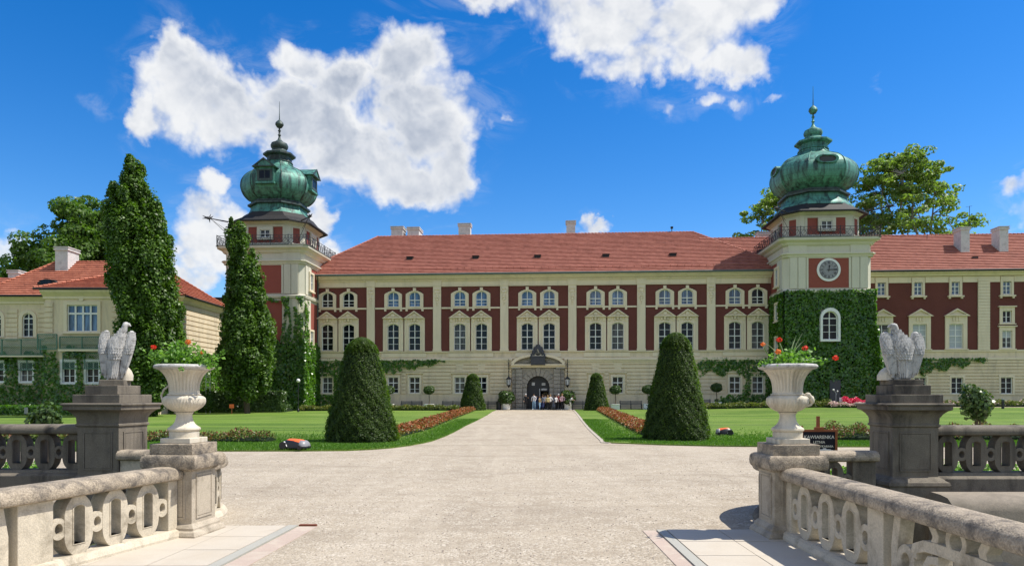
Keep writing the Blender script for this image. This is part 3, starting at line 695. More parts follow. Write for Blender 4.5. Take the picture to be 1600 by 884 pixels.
    dome([(1.5, 28.75), (1.42, 28.9), (1.35, 29.0), (1.35, 29.35), (1.6, 29.45), (1.78, 29.52), (1.78, 29.7), (1.25, 29.9), (.9, 30.15)], 'lantern_cap', top)
    g = MB(); g.lathe([(.85, 30.15), (.8, 30.3), (.95, 30.5), (1.0, 30.75), (.9, 31.0), (.5, 31.2), (.22, 31.45), (.12, 31.75), (.11, 31.9), (.2, 32.0), (.11, 32.1), (.1, 32.4), (.19, 32.5), (.1, 32.6), (.1, 32.8), (.3, 32.9), (.48, 33.2), (.44, 33.42), (.2, 33.68), (.06, 33.8), (.035, 34.6), (.02, 35.9)], 16, (cx, cy))
    T.part('finial', g, M[top], smooth=True)
    # dormers or portholes on the dome
    for k in (0, side):
        X = Matrix.Translation((cx, cy, 0)) @ Matrix.Rotation(k*PI/2, 4, 'Z'); g = MB(); g.X = X; g2 = MB(); g2.X = X
        if clock:
            y = -4.12; st = [(.95*math.cos(t)*(1), .36*math.sin(t)) for t in np.linspace(0, 2*PI, 24, endpoint=False)]
            sx = lambda a, e: [(e*(abs(x)/.95)**.6*(1 if x > 0 else -1)*.95/1, 26.55+z*e) for x, z in a]
            g.ring(sx(st, 1.22), sx(st, .92), y-.16, y+.5); g2.prism(sx(st, .95), y-.02, y+.4)
            T.part('porthole', g, M['copper'], dm); T.part('porthole_opening', g2, M['stone_black'], dm)
        else:
            y = -4.1
            g.box(-1.0, 1.0, y, y+2.2, 25.35, 27.0); g.add([(-1.35,y-.3,27.0),(1.35,y-.3,27.0),(0,y-.3,27.95),(-1.35,y+2.6,27.0),(1.35,y+2.6,27.0),(0,y+2.6,27.95)], [(0,1,2),(3,5,4),(0,2,5,3),(1,4,5,2),(0,3,4,1)])
            g.box(-1.1, 1.1, y-.12, y+.3, 25.2, 25.4)
            dd_ = T.part('dormer', g, M['copper'], dm)
            g = MB(); g.X = X; g.ring([(-.85, 25.5), (.85, 25.5), (.85, 26.75), (-.85, 26.75)], [(-.6, 25.75), (.6, 25.75), (.6, 26.6), (-.6, 26.6)], y-.08, y+.05); g.box(-.03, .03, y-.05, y, 25.75, 26.6)
            g.ring([(-1.35, 26.98), (1.35, 26.98), (0, 27.97)], [(-.95, 27.1), (.95, 27.1), (0, 27.78)], y-.38, y-.3)
            T.part('dormer_frame', g, M['copper_dark'], dm); g2.box(-.6, .6, y-.03, y-.003, 25.75, 26.6); T.part('dormer_window', g2, M['glass'], dm)
    # dragon spouts on the eave corners
    for sx_, sy_ in ((-1, -1), (1, -1)):
        g = MB(); g.X = Matrix.Translation((cx+sx_*4.15, cy+sy_*4.15, 21.0)) @ Matrix.Rotation(math.atan2(sy_, sx_), 4, 'Z')
        g.tube([(0, 0, 0), (1.9, 0, .06)], [.08, .06], 6); g.tube([(-1.0, 0, -2.2), (1.8, 0, 0)], .025, 4); g.tube([(.2, 0, -.9), (1.8, 0, -.02)], .02, 4)
        g.ell((2.1, 0, .08), (.3, .16, .16), 8, 6)
        for a in (.35, -.3): g.tube([(2.2, 0, .08), (2.2+.55*math.cos(a), 0, .08+.5*math.sin(a))], [.11, .02], 6)
        for a in (1.9, -1.7): g.tube([(2.0, 0, .08), (2.0+.5*math.cos(a), 0, .08+.5*math.sin(a))], [.1, .015], 5)
        for s in (-1, 1): g.tube([(1.9, 0, .08), (1.7, s*.4, .3)], [.1, .01], 5)
        T.part('waterspout', g, M['iron'])
    if clock:
        X = F(); g = MB(); g.X = X; zc = 14.87
        ci = lambda r, n=40: [(r*math.cos(2*PI*t/n), zc+r*math.sin(2*PI*t/n)) for t in range(n)]
        g.prism(ci(1.2), -.12, .0); face = T.part('clock_face', g, M['white'])
        g = MB(); g.X = X; g.prism(ci(.92), -.135, -.121); T.part('clock_dial', g, M['greyplastic'], face)
        g = MB(); g.X = X; g.ring(ci(.95), ci(.91), -.15, -.125)
        for s, e in ((.72, 1),): g.ring(ci(.545), ci(.53), -.142, -.13)
        nums = ['XII', 'I', 'II', 'III', 'IIII', 'V', 'VI', 'VII', 'VIII', 'IX', 'X', 'XI']
        for k, sgn in enumerate(nums):
            base = g.X; g.X = X @ Matrix.Translation((0, 0, zc)) @ Matrix.Rotation(k*PI/6, 4, 'Y') @ Matrix.Translation((0, 0, .73))
            wd = {'I': .07, 'V': .13, 'X': .13}; tot = sum(wd[c] for c in sgn); x = -tot/2
            for c in sgn:
                w_ = wd[c]; a, b = x, x+w_
                bar = lambda p, q: g.add([(p[0]-.02, -.145, p[1]), (p[0]+.02, -.145, p[1]), (q[0]+.02, -.145, q[1]), (q[0]-.02, -.145, q[1])], [(0,1,2,3)])
                if c == 'I': bar(((a+b)/2, -.12), ((a+b)/2, .12))
                elif c == 'X': bar((a+.02, -.12), (b-.02, .12)); bar((b-.02, -.12), (a+.02, .12))
                else: bar(((a+b)/2, -.12), (a+.02, .12)); bar(((a+b)/2, -.12), (b-.02, .12))
                x = b
            g.X = base
        T.part('numerals', g, M['blackplastic'], face)
        for ang, ln, nm in ((R(7), .5, 'hour_hand'), (R(88), .86, 'minute_hand')):
            g = MB(); g.X = X @ Matrix.Translation((0, 0, zc)) @ Matrix.Rotation(ang, 4, 'Y'); t = -.17 if nm[0] == 'h' else -.19
            g.prism([(-.03, -.22), (.03, -.22), (.045, ln*.55), (.11 if nm[0] == 'h' else .06, ln*.72), (0, ln), (-.11 if nm[0] == 'h' else -.06, ln*.72), (-.045, ln*.55)], t, t+.015)
            g.prism([(.07*math.cos(a), .07*math.sin(a)) for a in np.linspace(0, 2*PI, 10, endpoint=False)], t-.003, t+.012); T.part(nm, g, M['blackplastic'], face)
        def sa(g, x, z0, w, zs, rise, y): g.ring(arch(x, z0-.2, w+.22, zs+.1, rise+.25), arch(x, z0, w, zs, rise), y-.3, y+.12)
        window(T, 0, 7.6, .78, 9.75, .78, -.3, 2, (8.4, 9.1), 'glass', sa, X=X, transom=9.8, mname='white', depth=.1)
        g = MB(); g.X = X; g.box(-.05, 1.0, -.6, .1, .0, 3.4); T.part('side_door', g, M['stone_black'], body)
    else:
        def sa(g, x, z0, w, zs, rise, y): g.ring(arch(x, z0-.2, w+.22, zs+.1, rise+.25), arch(x, z0, w, zs, rise), y-.12, y+.12)
        window(T, 0, 8.6, .7, 10.3, .7, -.18, 2, (9.3, 9.9), 'glass', sa, X=F(), depth=.05)
    def sp(g, x, z0, w, zs, rise, y): g.ring(arch(x, z0-.14, w+.22, zs+.2, 0), arch(x, z0, w, zs, 0), y-.1, y+.1); g.box(x-w-.3, x+w+.3, y-.2, y, z0-.26, z0-.14)
    # windows on the flank towards the main building
    for z0, z1 in (((13.6, 15.4), (7.3, 9.0)) if not clock else ((13.6, 15.4), (9.9, 11.6), (6.0, 8.0))):
        window(T, -side*2.3, z0, .5, z1, 0, -.16, 2, ((z0+z1)/2,), 'glass', sp, X=S, depth=.05)
    return T
towL = tower(-32.45, False); towR = tower(27.95, True)

# ================================================================== LEFT BUILDING (world frame, parallel to the picture)
lb = Thing('garden_building', 'two storey cream building with green trellis and orange tiled roof behind the tall hornbeam', 'building', (-42, 68, 0), 'W')
def lx(px, d): return (px-800)/FPX*d
def lz(py, d): return H+(HZ-py)/FPX*d
YA, YB = 66.0, 62.6      # main front, projecting bay
xr = -31.0; bx0, bx1 = lx(70, YB), lx(236, YB)
ze = 11.05
g = MB()
w1 = [lx(44, YA), lx(-6, YA), lx(-56, YA)]; w0 = [lx(42, YA), lx(-3, YA), lx(-48, YA)]
h1 = [(x-.6, x+.6, 7.2, 9.6) for x in w1]; h0 = [(x-.7, x+.7, 3.0, 5.0) for x in w0]
wall_grid(g, -56, bx0, -.5, ze, h1+h0, YA); rustic(g, -56, bx0-.02, 6.9, 9.9, 7, [(a-.35, b+.35, c, d+.35) for a, b, c, d in h1], YA, .1, .09)
bw = lx(129, YB); bh = [(bw-1.45, bw+1.45, 7.4, 9.95)]; b0x = [lx(108, YB), lx(145, YB), lx(182, YB)]; bh0 = [(x-.68, x+.68, 2.85, 4.9) for x in b0x]
wall_grid(g, bx0, bx1, -.5, ze+.15, bh+bh0, YB)
rustic(g, bx0, bw-2.6, 6.9, 10.1, 7, [], YB, .1, .09); rustic(g, bw+2.6, bx1, 6.9, 10.1, 7, [], YB, .1, .09)
g.box(bx0, bx0+.02, YB, YA, -.5, ze+.15); g.box(bx1-.02, bx1, YB, YA, -.5, ze+.15)
g.box(-56, xr, YA+.35, 75, -.5, ze); g.loft([[(-56, YA, ze-.1), (-56, 75, ze-.1), (-56, 70.5, 13.5)], [(-55.8, YA, ze-.1), (-55.8, 75, ze-.1), (-55.8, 70.5, 13.5)]])
wall_grid(g, bx1, xr, -.5, ze, [], YA); 
S = Matrix.Translation((xr, 70.5, 0)) @ Matrix.Rotation(PI/2, 4, 'Z'); g.X = S
rustic(g, -4.5, 4.5, 6.2, 10.4, 9, [], 0, .1, .1); g.X = None
lb.part('plaster_wall', g, M['plaster'])
def sur_a(g, x, z0, w, zs, rise, y): g.ring(arch(x, z0-.05, w+.32, zs+.02, rise+.3), arch(x, z0, w, zs, rise), y-.1, y+.1)
for x in w1: window(lb, x, 7.3, .52, 9.0, .52, YA, 2, (8.0, 8.5), 'glass', sur_a, transom=9.02)
for x in w0: window(lb, x, 3.1, .58, 4.9, 0, YA, 2, (3.7,), 'glass', sur_plain, transom=4.3, mname='white')
def sur_big(g, x, z0, w, zs, rise, y):
    g.ring(arch(x, z0-.12, w+.3, zs+.35, 0), arch(x, z0, w, zs, 0), y-.1, y+.1); g.box(x-w-.4, x+w+.4, y-.24, y, z0-.22, z0-.12)
    g.add([(x-.25,y-.14,zs+.35),(x+.1,y-.14,zs+.35),(x+.25,y-.14,zs+.95),(x-.2,y-.14,zs+.95),(x-.25,y,zs+.35),(x+.1,y,zs+.35),(x+.25,y,zs+.95),(x-.2,y,zs+.95)], [(0,1,2,3),(1,5,6,2),(4,0,3,7),(3,2,6,7)])
window(lb, bw, 7.5, 1.35, 9.85, 0, YB, 4, (), 'glass_blue', sur_big, transom=9.1, bw=.06)
for x in b0x: window(lb, x, 2.95, .56, 4.8, 0, YB, 2, (3.55,), 'glass', sur_plain, transom=4.2, mname='white')
g = MB()
for (a, b, y) in ((-56, bx0, YA), (bx0-.1, bx1+.1, YB)):
    g.sweep([(a, y), (b, y)], [(0, 10.35), (.12, 10.4), (.12, 10.6), (.3, 10.75), (.55, 10.95), (.6, 11.05), (.6, 11.15), (0, 11.15)]); g.box(a, b, y-.14, y, 6.35, 6.6)
g.sweep([(bx1, YA), (xr, YA), (xr, 75)], [(0, 10.45), (.12, 10.5), (.3, 10.75), (.55, 10.9), (.6, 11.05), (0, 11.05)])
g.box(xr-.1, xr+.12, YA, 75, 6.0, 6.2)
lb.part('cornice', g, M['trim'])
def trel(x0, x1, z0, z1, y):
    g = MB(); n = int((x1-x0+z1-z0)/.17)
    for i in range(n):
        for s in (1, -1):
            o = i*.17-(z1-z0)
            a = (o, z0) if s > 0 else (o, z1); b = (o+(z1-z0), z1) if s > 0 else (o+(z1-z0), z0)
            W_ = x1-x0; pts = []
            t0 = max(0, -a[0]/(z1-z0)); t1 = min(1, (W_-a[0])/(z1-z0))
            if t1 <= t0: continue
            p = (x0+a[0]+(z1-z0)*t0, a[1]+(b[1]-a[1])*t0); q = (x0+a[0]+(z1-z0)*t1, a[1]+(b[1]-a[1])*t1); yy = y-.015*s
            g.add([(p[0]-.024, yy, p[1]), (p[0]+.024, yy, p[1]), (q[0]+.024, yy, q[1]), (q[0]-.024, yy, q[1])], [(0,1,2,3)])
    for z in (z0, z1): g.box(x0, x1, y-.05, y+.03, z-.04, z+.04)
    x = x0
    while x < x1+.01: g.box(x-.04, x+.04, y-.05, y+.03, z0, z1); x += (x1-x0)/max(1, round((x1-x0)/1.8))
    lb.part('trellis', g, M['trellis'])
trel(-56, bx0-.3, 5.55, 7.0, YA-.9); trel(bx0-.3, bx0+1.4, 5.9, 7.2, YB-.5); trel(bx0+1.6, bx1, 5.95, 7.0, YB-.4)
trel(-56, bx0-.3, 4.2, 5.4, YA-.12); trel(bx0+1.7, bx1, 4.2, 5.6, YB-.12)
g = MB(); g.box(-56, bx0-.3, YA-.95, YA, 5.38, 5.52); g.box(bx0+1.5, bx1, YB-.5, YB, 5.72, 5.9); lb.part('ledge', g, M['trim'])
# roof
er = .65; zr = 15.1
g = MB(); A, B = (-56, YA-er, 11.1), (xr+er, YA-er, 11.1); B2, A2 = (xr+er, 75+er, 11.1), (-56, 75+er, 11.1); C, D = (-36, 70.5, zr), (lx(88, 70.5), 70.5, zr); D2 = (-56, 70.5, zr-2.2)
stepped_roof(g, (D[0]-4.4, YA-er, 11.1), B, C, D, 16, .1); stepped_roof(g, B, B2, C, C, 16, .1); stepped_roof(g, B2, (D[0]-4.4, 75+er, 11.1), D, C, 8, .05)
stepped_roof(g, (D[0]-4.4, 75+er, 11.1), (D[0]-4.4, YA-er, 11.1), D, D, 10, .05)
stepped_roof(g, (-56.5, YA-er, 11.1), (D[0]-2, YA-er, 11.1), (D[0]-2, 70.5, 13.6), (-56.5, 70.5, 13.6), 10, .1); stepped_roof(g, (D[0]-2, 75+er, 11.1), (-56.5, 75+er, 11.1), (-56.5, 70.5, 13.6), (D[0]-2, 70.5, 13.6), 8, .1)
# bay roof: hip that dies into the main slope
P1, P2_ = (bx0-.6, YB-.6, 11.25), (bx1+.6, YB-.6, 11.25); top1, top2 = (bx0+2.6, 68.1, 13.4), (bx1-2.6, 68.1, 13.4)
stepped_roof(g, P1, P2_, top2, top1, 10, .1); stepped_roof(g, (bx0-.6, 66.5, 11.5), P1, top1, (bx0+2.6, 68.2, 13.2), 9, .05); stepped_roof(g, P2_, (bx1+.6, 66.5, 11.5), (bx1-2.6, 68.2, 13.2), top2, 9, .05)
lr = lb.part('roof', g, M['tile_orange'])
for a, b in (((D[0], 70.5, zr), C), ((D[0]-4.4, YA-er, 11.1), D), (B, C), (B2, C), (P1, top1), (P2_, top2)):
    a, b = Vector(a), Vector(b); n = int((b-a).length/.42); g = MB()
    for i in range(n):
        p, q = a.lerp(b, i/n), a.lerp(b, (i+.93)/n); p.z += .08; q.z += .06; g.tube([p, q], [.12, .09], 6)
    lb.part('ridge_tiles', g, M['tile_orange'], lr)
chimney(lb, lx(105, 70), 70, 13.8, 16.4, .62, .9, lr); chimney(lb, lx(27, 71), 71, 12.5, 14.35, .5, .6, lr)
g = MB(); xd = lx(82, 67.5)
arc_ = [(xd+.95*math.cos(a), 12.35+.5*math.sin(a)) for a in np.linspace(0, PI, 13)]
g.prism(arc_, 66.7, 68.9); dm_ = lb.part('dormer', g, M['darkmetal'], lr)
g = MB(); g.box(xd-.55, xd+.45, 66.64, 66.7, 12.3, 12.7); lb.part('dormer_window', g, M['glass'], lr)
g = MB(); g.tube([(-56.5, YA-er-.05, 11.05), (bx0-.6, YA-er-.05, 11.05)], .09, 6); g.tube([(bx0-.6, YB-.68, 11.2), (bx1+.6, YB-.68, 11.2)], .09, 6); g.tube([(xr+er+.05, YA-er, 11.05), (xr+er+.05, 75+er, 11.05)], .09, 6); lb.part('gutter', g, M['darkmetal'], lr)
# low linking building between the garden building and the tower
cw = Thing('linking_building', 'plain shaded wall with a flat dark roof edge between garden building and left tower', 'building', (-34.5, 79, 0), 'W')
g = MB(); g.box(-40, lx(356, 78), 78, 84, -.5, 12.4); cw.part('wall', g, M['plaster']); g = MB(); g.box(-40.3, lx(358, 77.6), 77.6, 84.4, 12.4, 12.62); cw.part('roof', g, M['darkmetal'])
# ================================================================== GROUND
def sheet(name, rows, cols, mat, dz, edge=None, kind='structure'):
    """rows = [(distance, x_left, x_right)]"""
    g = MB(); R_ = []
    for d, a, b in rows: R_.append([(a+(b-a)*i/cols, d, gz(a+(b-a)*i/cols, d)+dz) for i in range(cols+1)])
    g.loft(R_, cap=False, closed=False); 
    if edge:
        lo = [[(p[0], p[1], p[2]-edge) for p in r] for r in R_]
        for side in (0, -1): g.loft([[r[side] for r in R_], [r[side] for r in lo]], cap=False, closed=False)
        g.loft([R_[0], lo[0]], cap=False, closed=False)
    o = build(name, g, mat, smooth=2); o['kind'] = kind; return o
def interp(tab, d):
    for (d0, v0), (d1, v1) in zip(tab, tab[1:]):
        if d <= d1: return v0+(v1-v0)*(d-d0)/(d1-d0)
    return tab[-1][1]
# terrain: one sheet to the horizon, dropped to the moat either side of the bridge
xs = [-900, -300, -120]+list(range(-80, -5, 5))+[-5.35, -5.3, -4, -2, 0, 2, 3.92, 3.97, 5]+list(range(10, 85, 5))+[120, 300, 900]
ys = [-300, -60, -20, -6, 0, 4, 8, 12.2, 12.25, 15, 20, 25]+list(range(30, 100, 3))+[120, 160, 300, 900]
g = MB(); rows = []
for y in ys: rows.append([(x, y, (-2.6 if (y < 12.22 and (x < -5.32 or x > 3.95)) else gz(x, y)-.03)) for x in xs])
rows = [[((p[0]-.285*max(0, 7.5-max(-6, p[1])), p[1], p[2]) if -5.36 < p[0] < -5.2 else p) for p in r] for r in rows]
g.loft(rows, cap=False, closed=False); o = build('ground', g, M['rough']); o['kind'] = 'structure'
grow = [(-6, -9.0, 3.9), (4, -6.15, 3.9), (7.5, -5.2, 3.9), (10.5, -5.1, 3.85), (11.2, -5.35, 4.1), (12.0, -6.2, 5.1), (12.3, -7.0, 6.2)]
grow += [(12.31, -60, 60)]+[(d, -60, 60) for d in (15, 20, 25, 26)]
sheet('gravel_forecourt', grow, 12, M['gravel'], .0)
eL = [(23.1, -9.5), (23.15, -7), (23.3, -5.5), (23.8, -4.75), (24.5, -4.2), (25.6, -3.75), (26.8, -3.42), (28, -3.2), (31, -3.0), (34.2, -2.88), (41.5, -2.72), (50.9, -2.36), (60, -2.1), (70, -1.95), (78.6, -1.7)]
eR = [(25.0, 10), (25.3, 7.5), (26, 5.5), (26.6, 4.5), (27.0, 3.85), (27.3, 3.62), (28.5, 3.74), (39, 4.33), (50, 5.05), (60, 5.72), (70, 6.38), (78.6, 6.95)]
sheet('gravel_path', [(26, -20, 30)]+[(d, interp(eL, max(d, 23.2))-.5, interp(eR, d)+.5) for d in range(28, 81, 3)]+[(83.2, -2.2, 7.4)], 8, M['gravel'], .004)
dl = sorted({d for d, _ in eL} | set(range(30, 79, 4))); dr_ = sorted({d for d, _ in eR} | set(range(30, 79, 4)))
sheet('lawn', [(d, -90, interp(eL, d)) for d in dl], 24, M['grass'], .05, .09)
sheet('lawn', [(d, interp(eR, d), 90) for d in dr_], 24, M['grass'], .05, .09)
g = MB(); g.sweep([(interp(eR, d)-.09, d) for d in dr_[4:]], [(-.09, -.1), (-.09, .03), (.09, .03), (.09, -.1)])
for i, p in enumerate(g.v): g.v[i] = (p[0], p[1], p[2]+gz(p[0], p[1]))
o = build('kerb', g, M['coping']); o['kind'] = 'structure'
g = MB(); R_ = [[(x, y, gz(x, y)+.06) for x in np.linspace(36, 80, 12)] for y in (71.0, 72.6)]; g.loft(R_, cap=False, closed=False); o = build('path', g, M['gravel']); o['kind'] = 'structure'
# paving beside the bridge balustrades
def paving(x0, x1, d0, d1, nx, skew):
    g = MB(); w = (x1-x0)/nx; L_ = .78; d = d0; k = 0
    while d < d1-.05:
        e = min(d+L_, d1)
        for i in range(nx):
            a, b = x0+i*w+.006, x0+(i+1)*w-.006; z = .02+.004*random.random(); s0, s1 = skew*(d-d1), skew*(e-d1)
            g.add([(a+s0,d+.006,z),(b+s0,d+.006,z),(b+s1,e-.006,z),(a+s1,e-.006,z),(a+s0,d+.006,-.05),(b+s0,d+.006,-.05),(b+s1,e-.006,-.05),(a+s1,e-.006,-.05)], [(0,1,2,3),(4,5,1,0),(5,6,2,1),(6,7,3,2),(7,4,0,3)])
        d = e; k += 1
    return g
o = build('paving', paving(-4.46, -3.16, 6.0, 9.93, 2, .05), M['paving']); o['kind'] = 'structure'
o = build('paving', paving(-6.4, -3.36, -6, 5.99, 4, .05), M['paving']); o['kind'] = 'structure'
o = build('paving', paving(-5.2, -4.53, 6.0, 8.5, 1, .05), M['paving']); o['kind'] = 'structure'
o = build('paving', paving(2.1, 3.5, -6, 9.6, 2, .0), M['paving']); o['kind'] = 'structure'
for x0, x1, d1, mt, z, sk in ((-3.15, -3.02, 9.93, 'kerb', .022, .05), (-3.0, -2.74, 9.9, 'redstrip', .008, .05), (1.97, 2.09, 9.6, 'kerb', .022, 0), (1.78, 1.955, 9.6, 'redstrip', .008, 0)):
    g = MB(); g.add([(x0+sk*(-6-d1), -6, z), (x1+sk*(-6-d1), -6, z), (x1, d1, z), (x0, d1, z), (x0+sk*(-6-d1), -6, -.05), (x1+sk*(-6-d1), -6, -.05), (x1, d1, -.05), (x0, d1, -.05)], [(0,1,2,3),(1,5,6,2),(4,0,3,7),(3,2,6,7)])
    o = build('drain_strip' if mt == 'kerb' else 'kerb_strip', g, M[mt]); o['kind'] = 'structure'
g = MB(); g.box(-3.0, -2.76, 9.9, 9.98, -.02, .028); o = build('metal_cover', g, M['rust']); tag(o, 'small rusty metal plate at the far end of the left paving strip', 'plate')
# loose stones on the gravel
n = 5200; d = 3+RNG.random(n)**1.5*17; x = RNG.uniform(-1, 1, n)*np.minimum(d*.75, 14)
ok = ((x > -2.6) & (x < 1.7) & (d < 10.2)) | (d > 12.4) | ((d > 10.1) & (x > -4.0) & (x < 3.0)); d, x = d[ok], x[ok]
bx = np.array([(1,1,0),(-1,1,0),(-1,-1,0),(1,-1,0),(.5,.5,1),(-.5,.5,1),(-.5,-.5,1),(.5,-.5,1)], float); g = MB()
for i in range(len(d)):
    s = random.uniform(.004, .011)*(1+d[i]*.03); a = random.random()*6.3; ca, sa_ = math.cos(a), math.sin(a)
    g.add([(x[i]+s*(p[0]*ca-p[1]*sa_), d[i]+s*.8*(p[0]*sa_+p[1]*ca), p[2]*s*.9) for p in bx], [(4,5,6,7),(0,1,5,4),(1,2,6,5),(2,3,7,6),(3,0,4,7)])
o = build('loose_gravel', g, surf('pebbles', (.42, .36, .29), .9, .5, 9, 60, 0)); o['kind'] = 'stuff'
# grass blades along the near edges of the lawns
def blades(pts, hgt, wid):
    n = len(pts); a = RNG.uniform(0, 2*PI, n); lean = RNG.normal(0, .35, (n, 2))*hgt; h_ = hgt*RNG.uniform(.5, 1.3, n); w = wid*RNG.uniform(.7, 1.3, n)
    z = np.array([gz(p[0], p[1]) for p in pts])+.045; c = np.stack([pts[:, 0], pts[:, 1], z], 1)
    dx = np.stack([np.cos(a)*w, np.sin(a)*w, 0*a], 1); top = c+np.stack([lean[:, 0], lean[:, 1], h_], 1)
    return np.stack([c-dx, c+dx, top+dx*.3, top-dx*.3], 1)
P = []
def edge_pts(tab, side, n, depth, d0, d1):
    d = RNG.uniform(d0, d1, n); e = np.array([interp(tab, v) for v in d]); off = np.abs(RNG.normal(0, depth, n))-.05
    P.append(np.stack([e+side*off, d], 1))
edge_pts(eL, -1, 14000, .8, 23.2, 50); edge_pts(eR, 1, 12000, .8, 27.3, 50)
for n_, x0, x1, d0 in ((42000, -18, -4.8, 23.1), (42000, 4.5, 22, 25.1)):
    x = RNG.uniform(x0, x1, n_); d = d0-.05+np.abs(RNG.normal(0, 4.0, n_)); e = np.array([interp(eL if x0 < 0 else eR, max(v, 23.11 if x0 < 0 else 25.01)) for v in d]); k = (x < e) if x0 < 0 else (x > e); P.append(np.stack([x, d], 1)[k])
lv = Leaves(); q = blades(np.concatenate(P), .055, .018); lv.P.append(q); lv.mi.append(np.zeros(len(q)))
o = build_leaves('grass', lv, M['blades']); o['kind'] = 'stuff'

# ================================================================== BALUSTRADES
RAIL = [(-.185, .77), (-.2, .80), (-.19, .87), (-.15, .91), (-.07, .928), (.07, .928), (.15, .91), (.19, .87), (.2, .80), (.185, .77), (.13, .75), (-.13, .75)]
BASE = [(-.19, -2.6), (-.19, .05), (-.16, .10), (-.12, .12), (.12, .12), (.16, .10), (.19, .05), (.19, -2.6)]
def path_map(path):
    P = [Vector((p[0], p[1])) for p in path]; ls = [0]
    for a, b in zip(P, P[1:]): ls.append(ls[-1]+(b-a).length)
    def f(s, t, z):
        i = 0
        while i < len(ls)-2 and s > ls[i+1]: i += 1
        a, b = P[i], P[i+1]; d = (b-a).normalized(); q = a+d*(s-ls[i])
        return (q.x-d.y*t, q.y+d.x*t, z)
    return f, ls[-1]
def octo(c, w, z0, z1, n=24):
    """tall link outline: straight flanks, pointed-round ends"""
    pts = []
    for i in range(n):
        a = 2*PI*i/n; ca, sa = math.cos(a), math.sin(a)
        x = w*max(-1, min(1, 1.06*ca)); hz = (z1-z0)/2
        e = w*1.5; z = (z0+z1)/2+(1 if sa >= 0 else -1)*((hz-e)+e*abs(sa)**1.05) if abs(sa) > .12 else (z0+z1)/2+sa/.12*(hz-e)*.95
        pts.append((c+x, z))
    return pts
def slot(c, w, z0, z1, n=24):
    pts = []
    for i in range(n):
        a = 2*PI*i/n; ca, sa = math.cos(a), math.sin(a)
        x = w*max(-1, min(1, 1.25*ca))
        if sa >= 0: z = (z1-w)+w*sa if abs(sa) > .3 else (z0+z1)/2+sa/.3*((z1-w*.7)-(z0+z1)/2)
        else: z = z0 if abs(sa) > .4 else (z0+z1)/2+sa/.4*((z0+z1)/2-z0)
        pts.append((c+x, z))
    return pts
def circ(c, z, r, n=20, e=1.0): return [(c+r*math.cos(2*PI*i/n), z+r*e*math.sin(2*PI*i/n)) for i in range(n)]
def links(g, f, s0, s1, z0=.1, z1=.765, t=.095, pitch=.5):
    n = max(1, round((s1-s0)/pitch)); p = (s1-s0)/n; zm = (z0+z1)/2; h_ = z1-z0
    F = lambda s, y, z: f(s, y, z)
    for i in range(n):
        c = s0+(i+.5)*p; w = p*.365
        g.ring(octo(c, w, z0-.005, z1+.005), slot(c, w*.4, z0+h_*.2, z1-h_*.17), -t, t, F)
        g.ring(slot(c, w*.46, z0+h_*.19, z1-h_*.155), slot(c, w*.39, z0+h_*.2, z1-h_*.17), -t-.008, t+.008, F)
    for i in range(n+1):
        c = s0+i*p; r = p*.2; g.ring(circ(c, zm-.005, r*1.02, 20, 1.15), circ(c, zm-.005, r*.48, 20, 1.25), -t+.004, t-.004, F)
def pier(g, f, s0, s1, z0=.09, z1=.77, t=.11):
    g.loft([[f(s0, -t, z), f(s1, -t, z), f(s1, t, z), f(s0, t, z)] for z in (z0, z1)])
def band2d(pts, w):
    """outline either side of a centre line -> list of quads"""
    P = [Vector(p) for p in pts]; a, b = [], []
    for i, p in enumerate(P):
        t = (P[min(i+1, len(P)-1)]-P[max(i-1, 0)]).normalized(); n_ = Vector((-t.y, t.x)); ww = w[i] if isinstance(w, list) else w
        a.append(p+n_*ww/2); b.append(p-n_*ww/2)
    return a, b
def band(g, f, pts, w, t):
    a, b = band2d(pts, w); rings = []
    for p, q in zip(a, b): rings.append([f(p.x, -t, p.y), f(q.x, -t, q.y), f(q.x, t, q.y), f(p.x, t, p.y)])
    g.loft(rings)
def scroll(g, f, s0, s1, t=.075):
    L_ = s1-s0; sc = lambda x, z: (s0+x*L_, z)
    for m in (0, 1):
        X = (lambda x: 1-x) if m else (lambda x: x)
        g.ring(circ(s0+X(.13)*L_, .36, .14, 20, 1.05), circ(s0+X(.13)*L_, .36, .065, 20, 1.1), -t, t, f)
        band(g, f, [sc(X(x), z) for x, z in ((.5, .56), (.36, .56), (.27, .55), (.2, .5), (.19, .42))], .1, t-.003)
        band(g, f, [sc(X(x), z) for x, z in ((.03, .12), (.03, .45), (.06, .77))], .11, t-.006)
        band(g, f, [sc(X(x), z) for x, z in ((.13, .24), (.15, .17), (.22, .13))], .09, t-.009)
        band(g, f, [sc(X(x), z) for x, z in ((.5, .14), (.36, .16), (.28, .25), (.27, .36), (.3, .44), (.37, .46))], .075, t-.012)
        band(g, f, [sc(X(x), z) for x, z in ((.33, .56), (.35, .66), (.31, .77))], .09, t-.015)
    g.ring(circ(s0+.5*L_, .67, .135, 20, .95), circ(s0+.5*L_, .67, .08, 20, .95), -t, t, f)
    band(g, f, [sc(.5, .14), sc(.5, .56)], .1, t-.018)
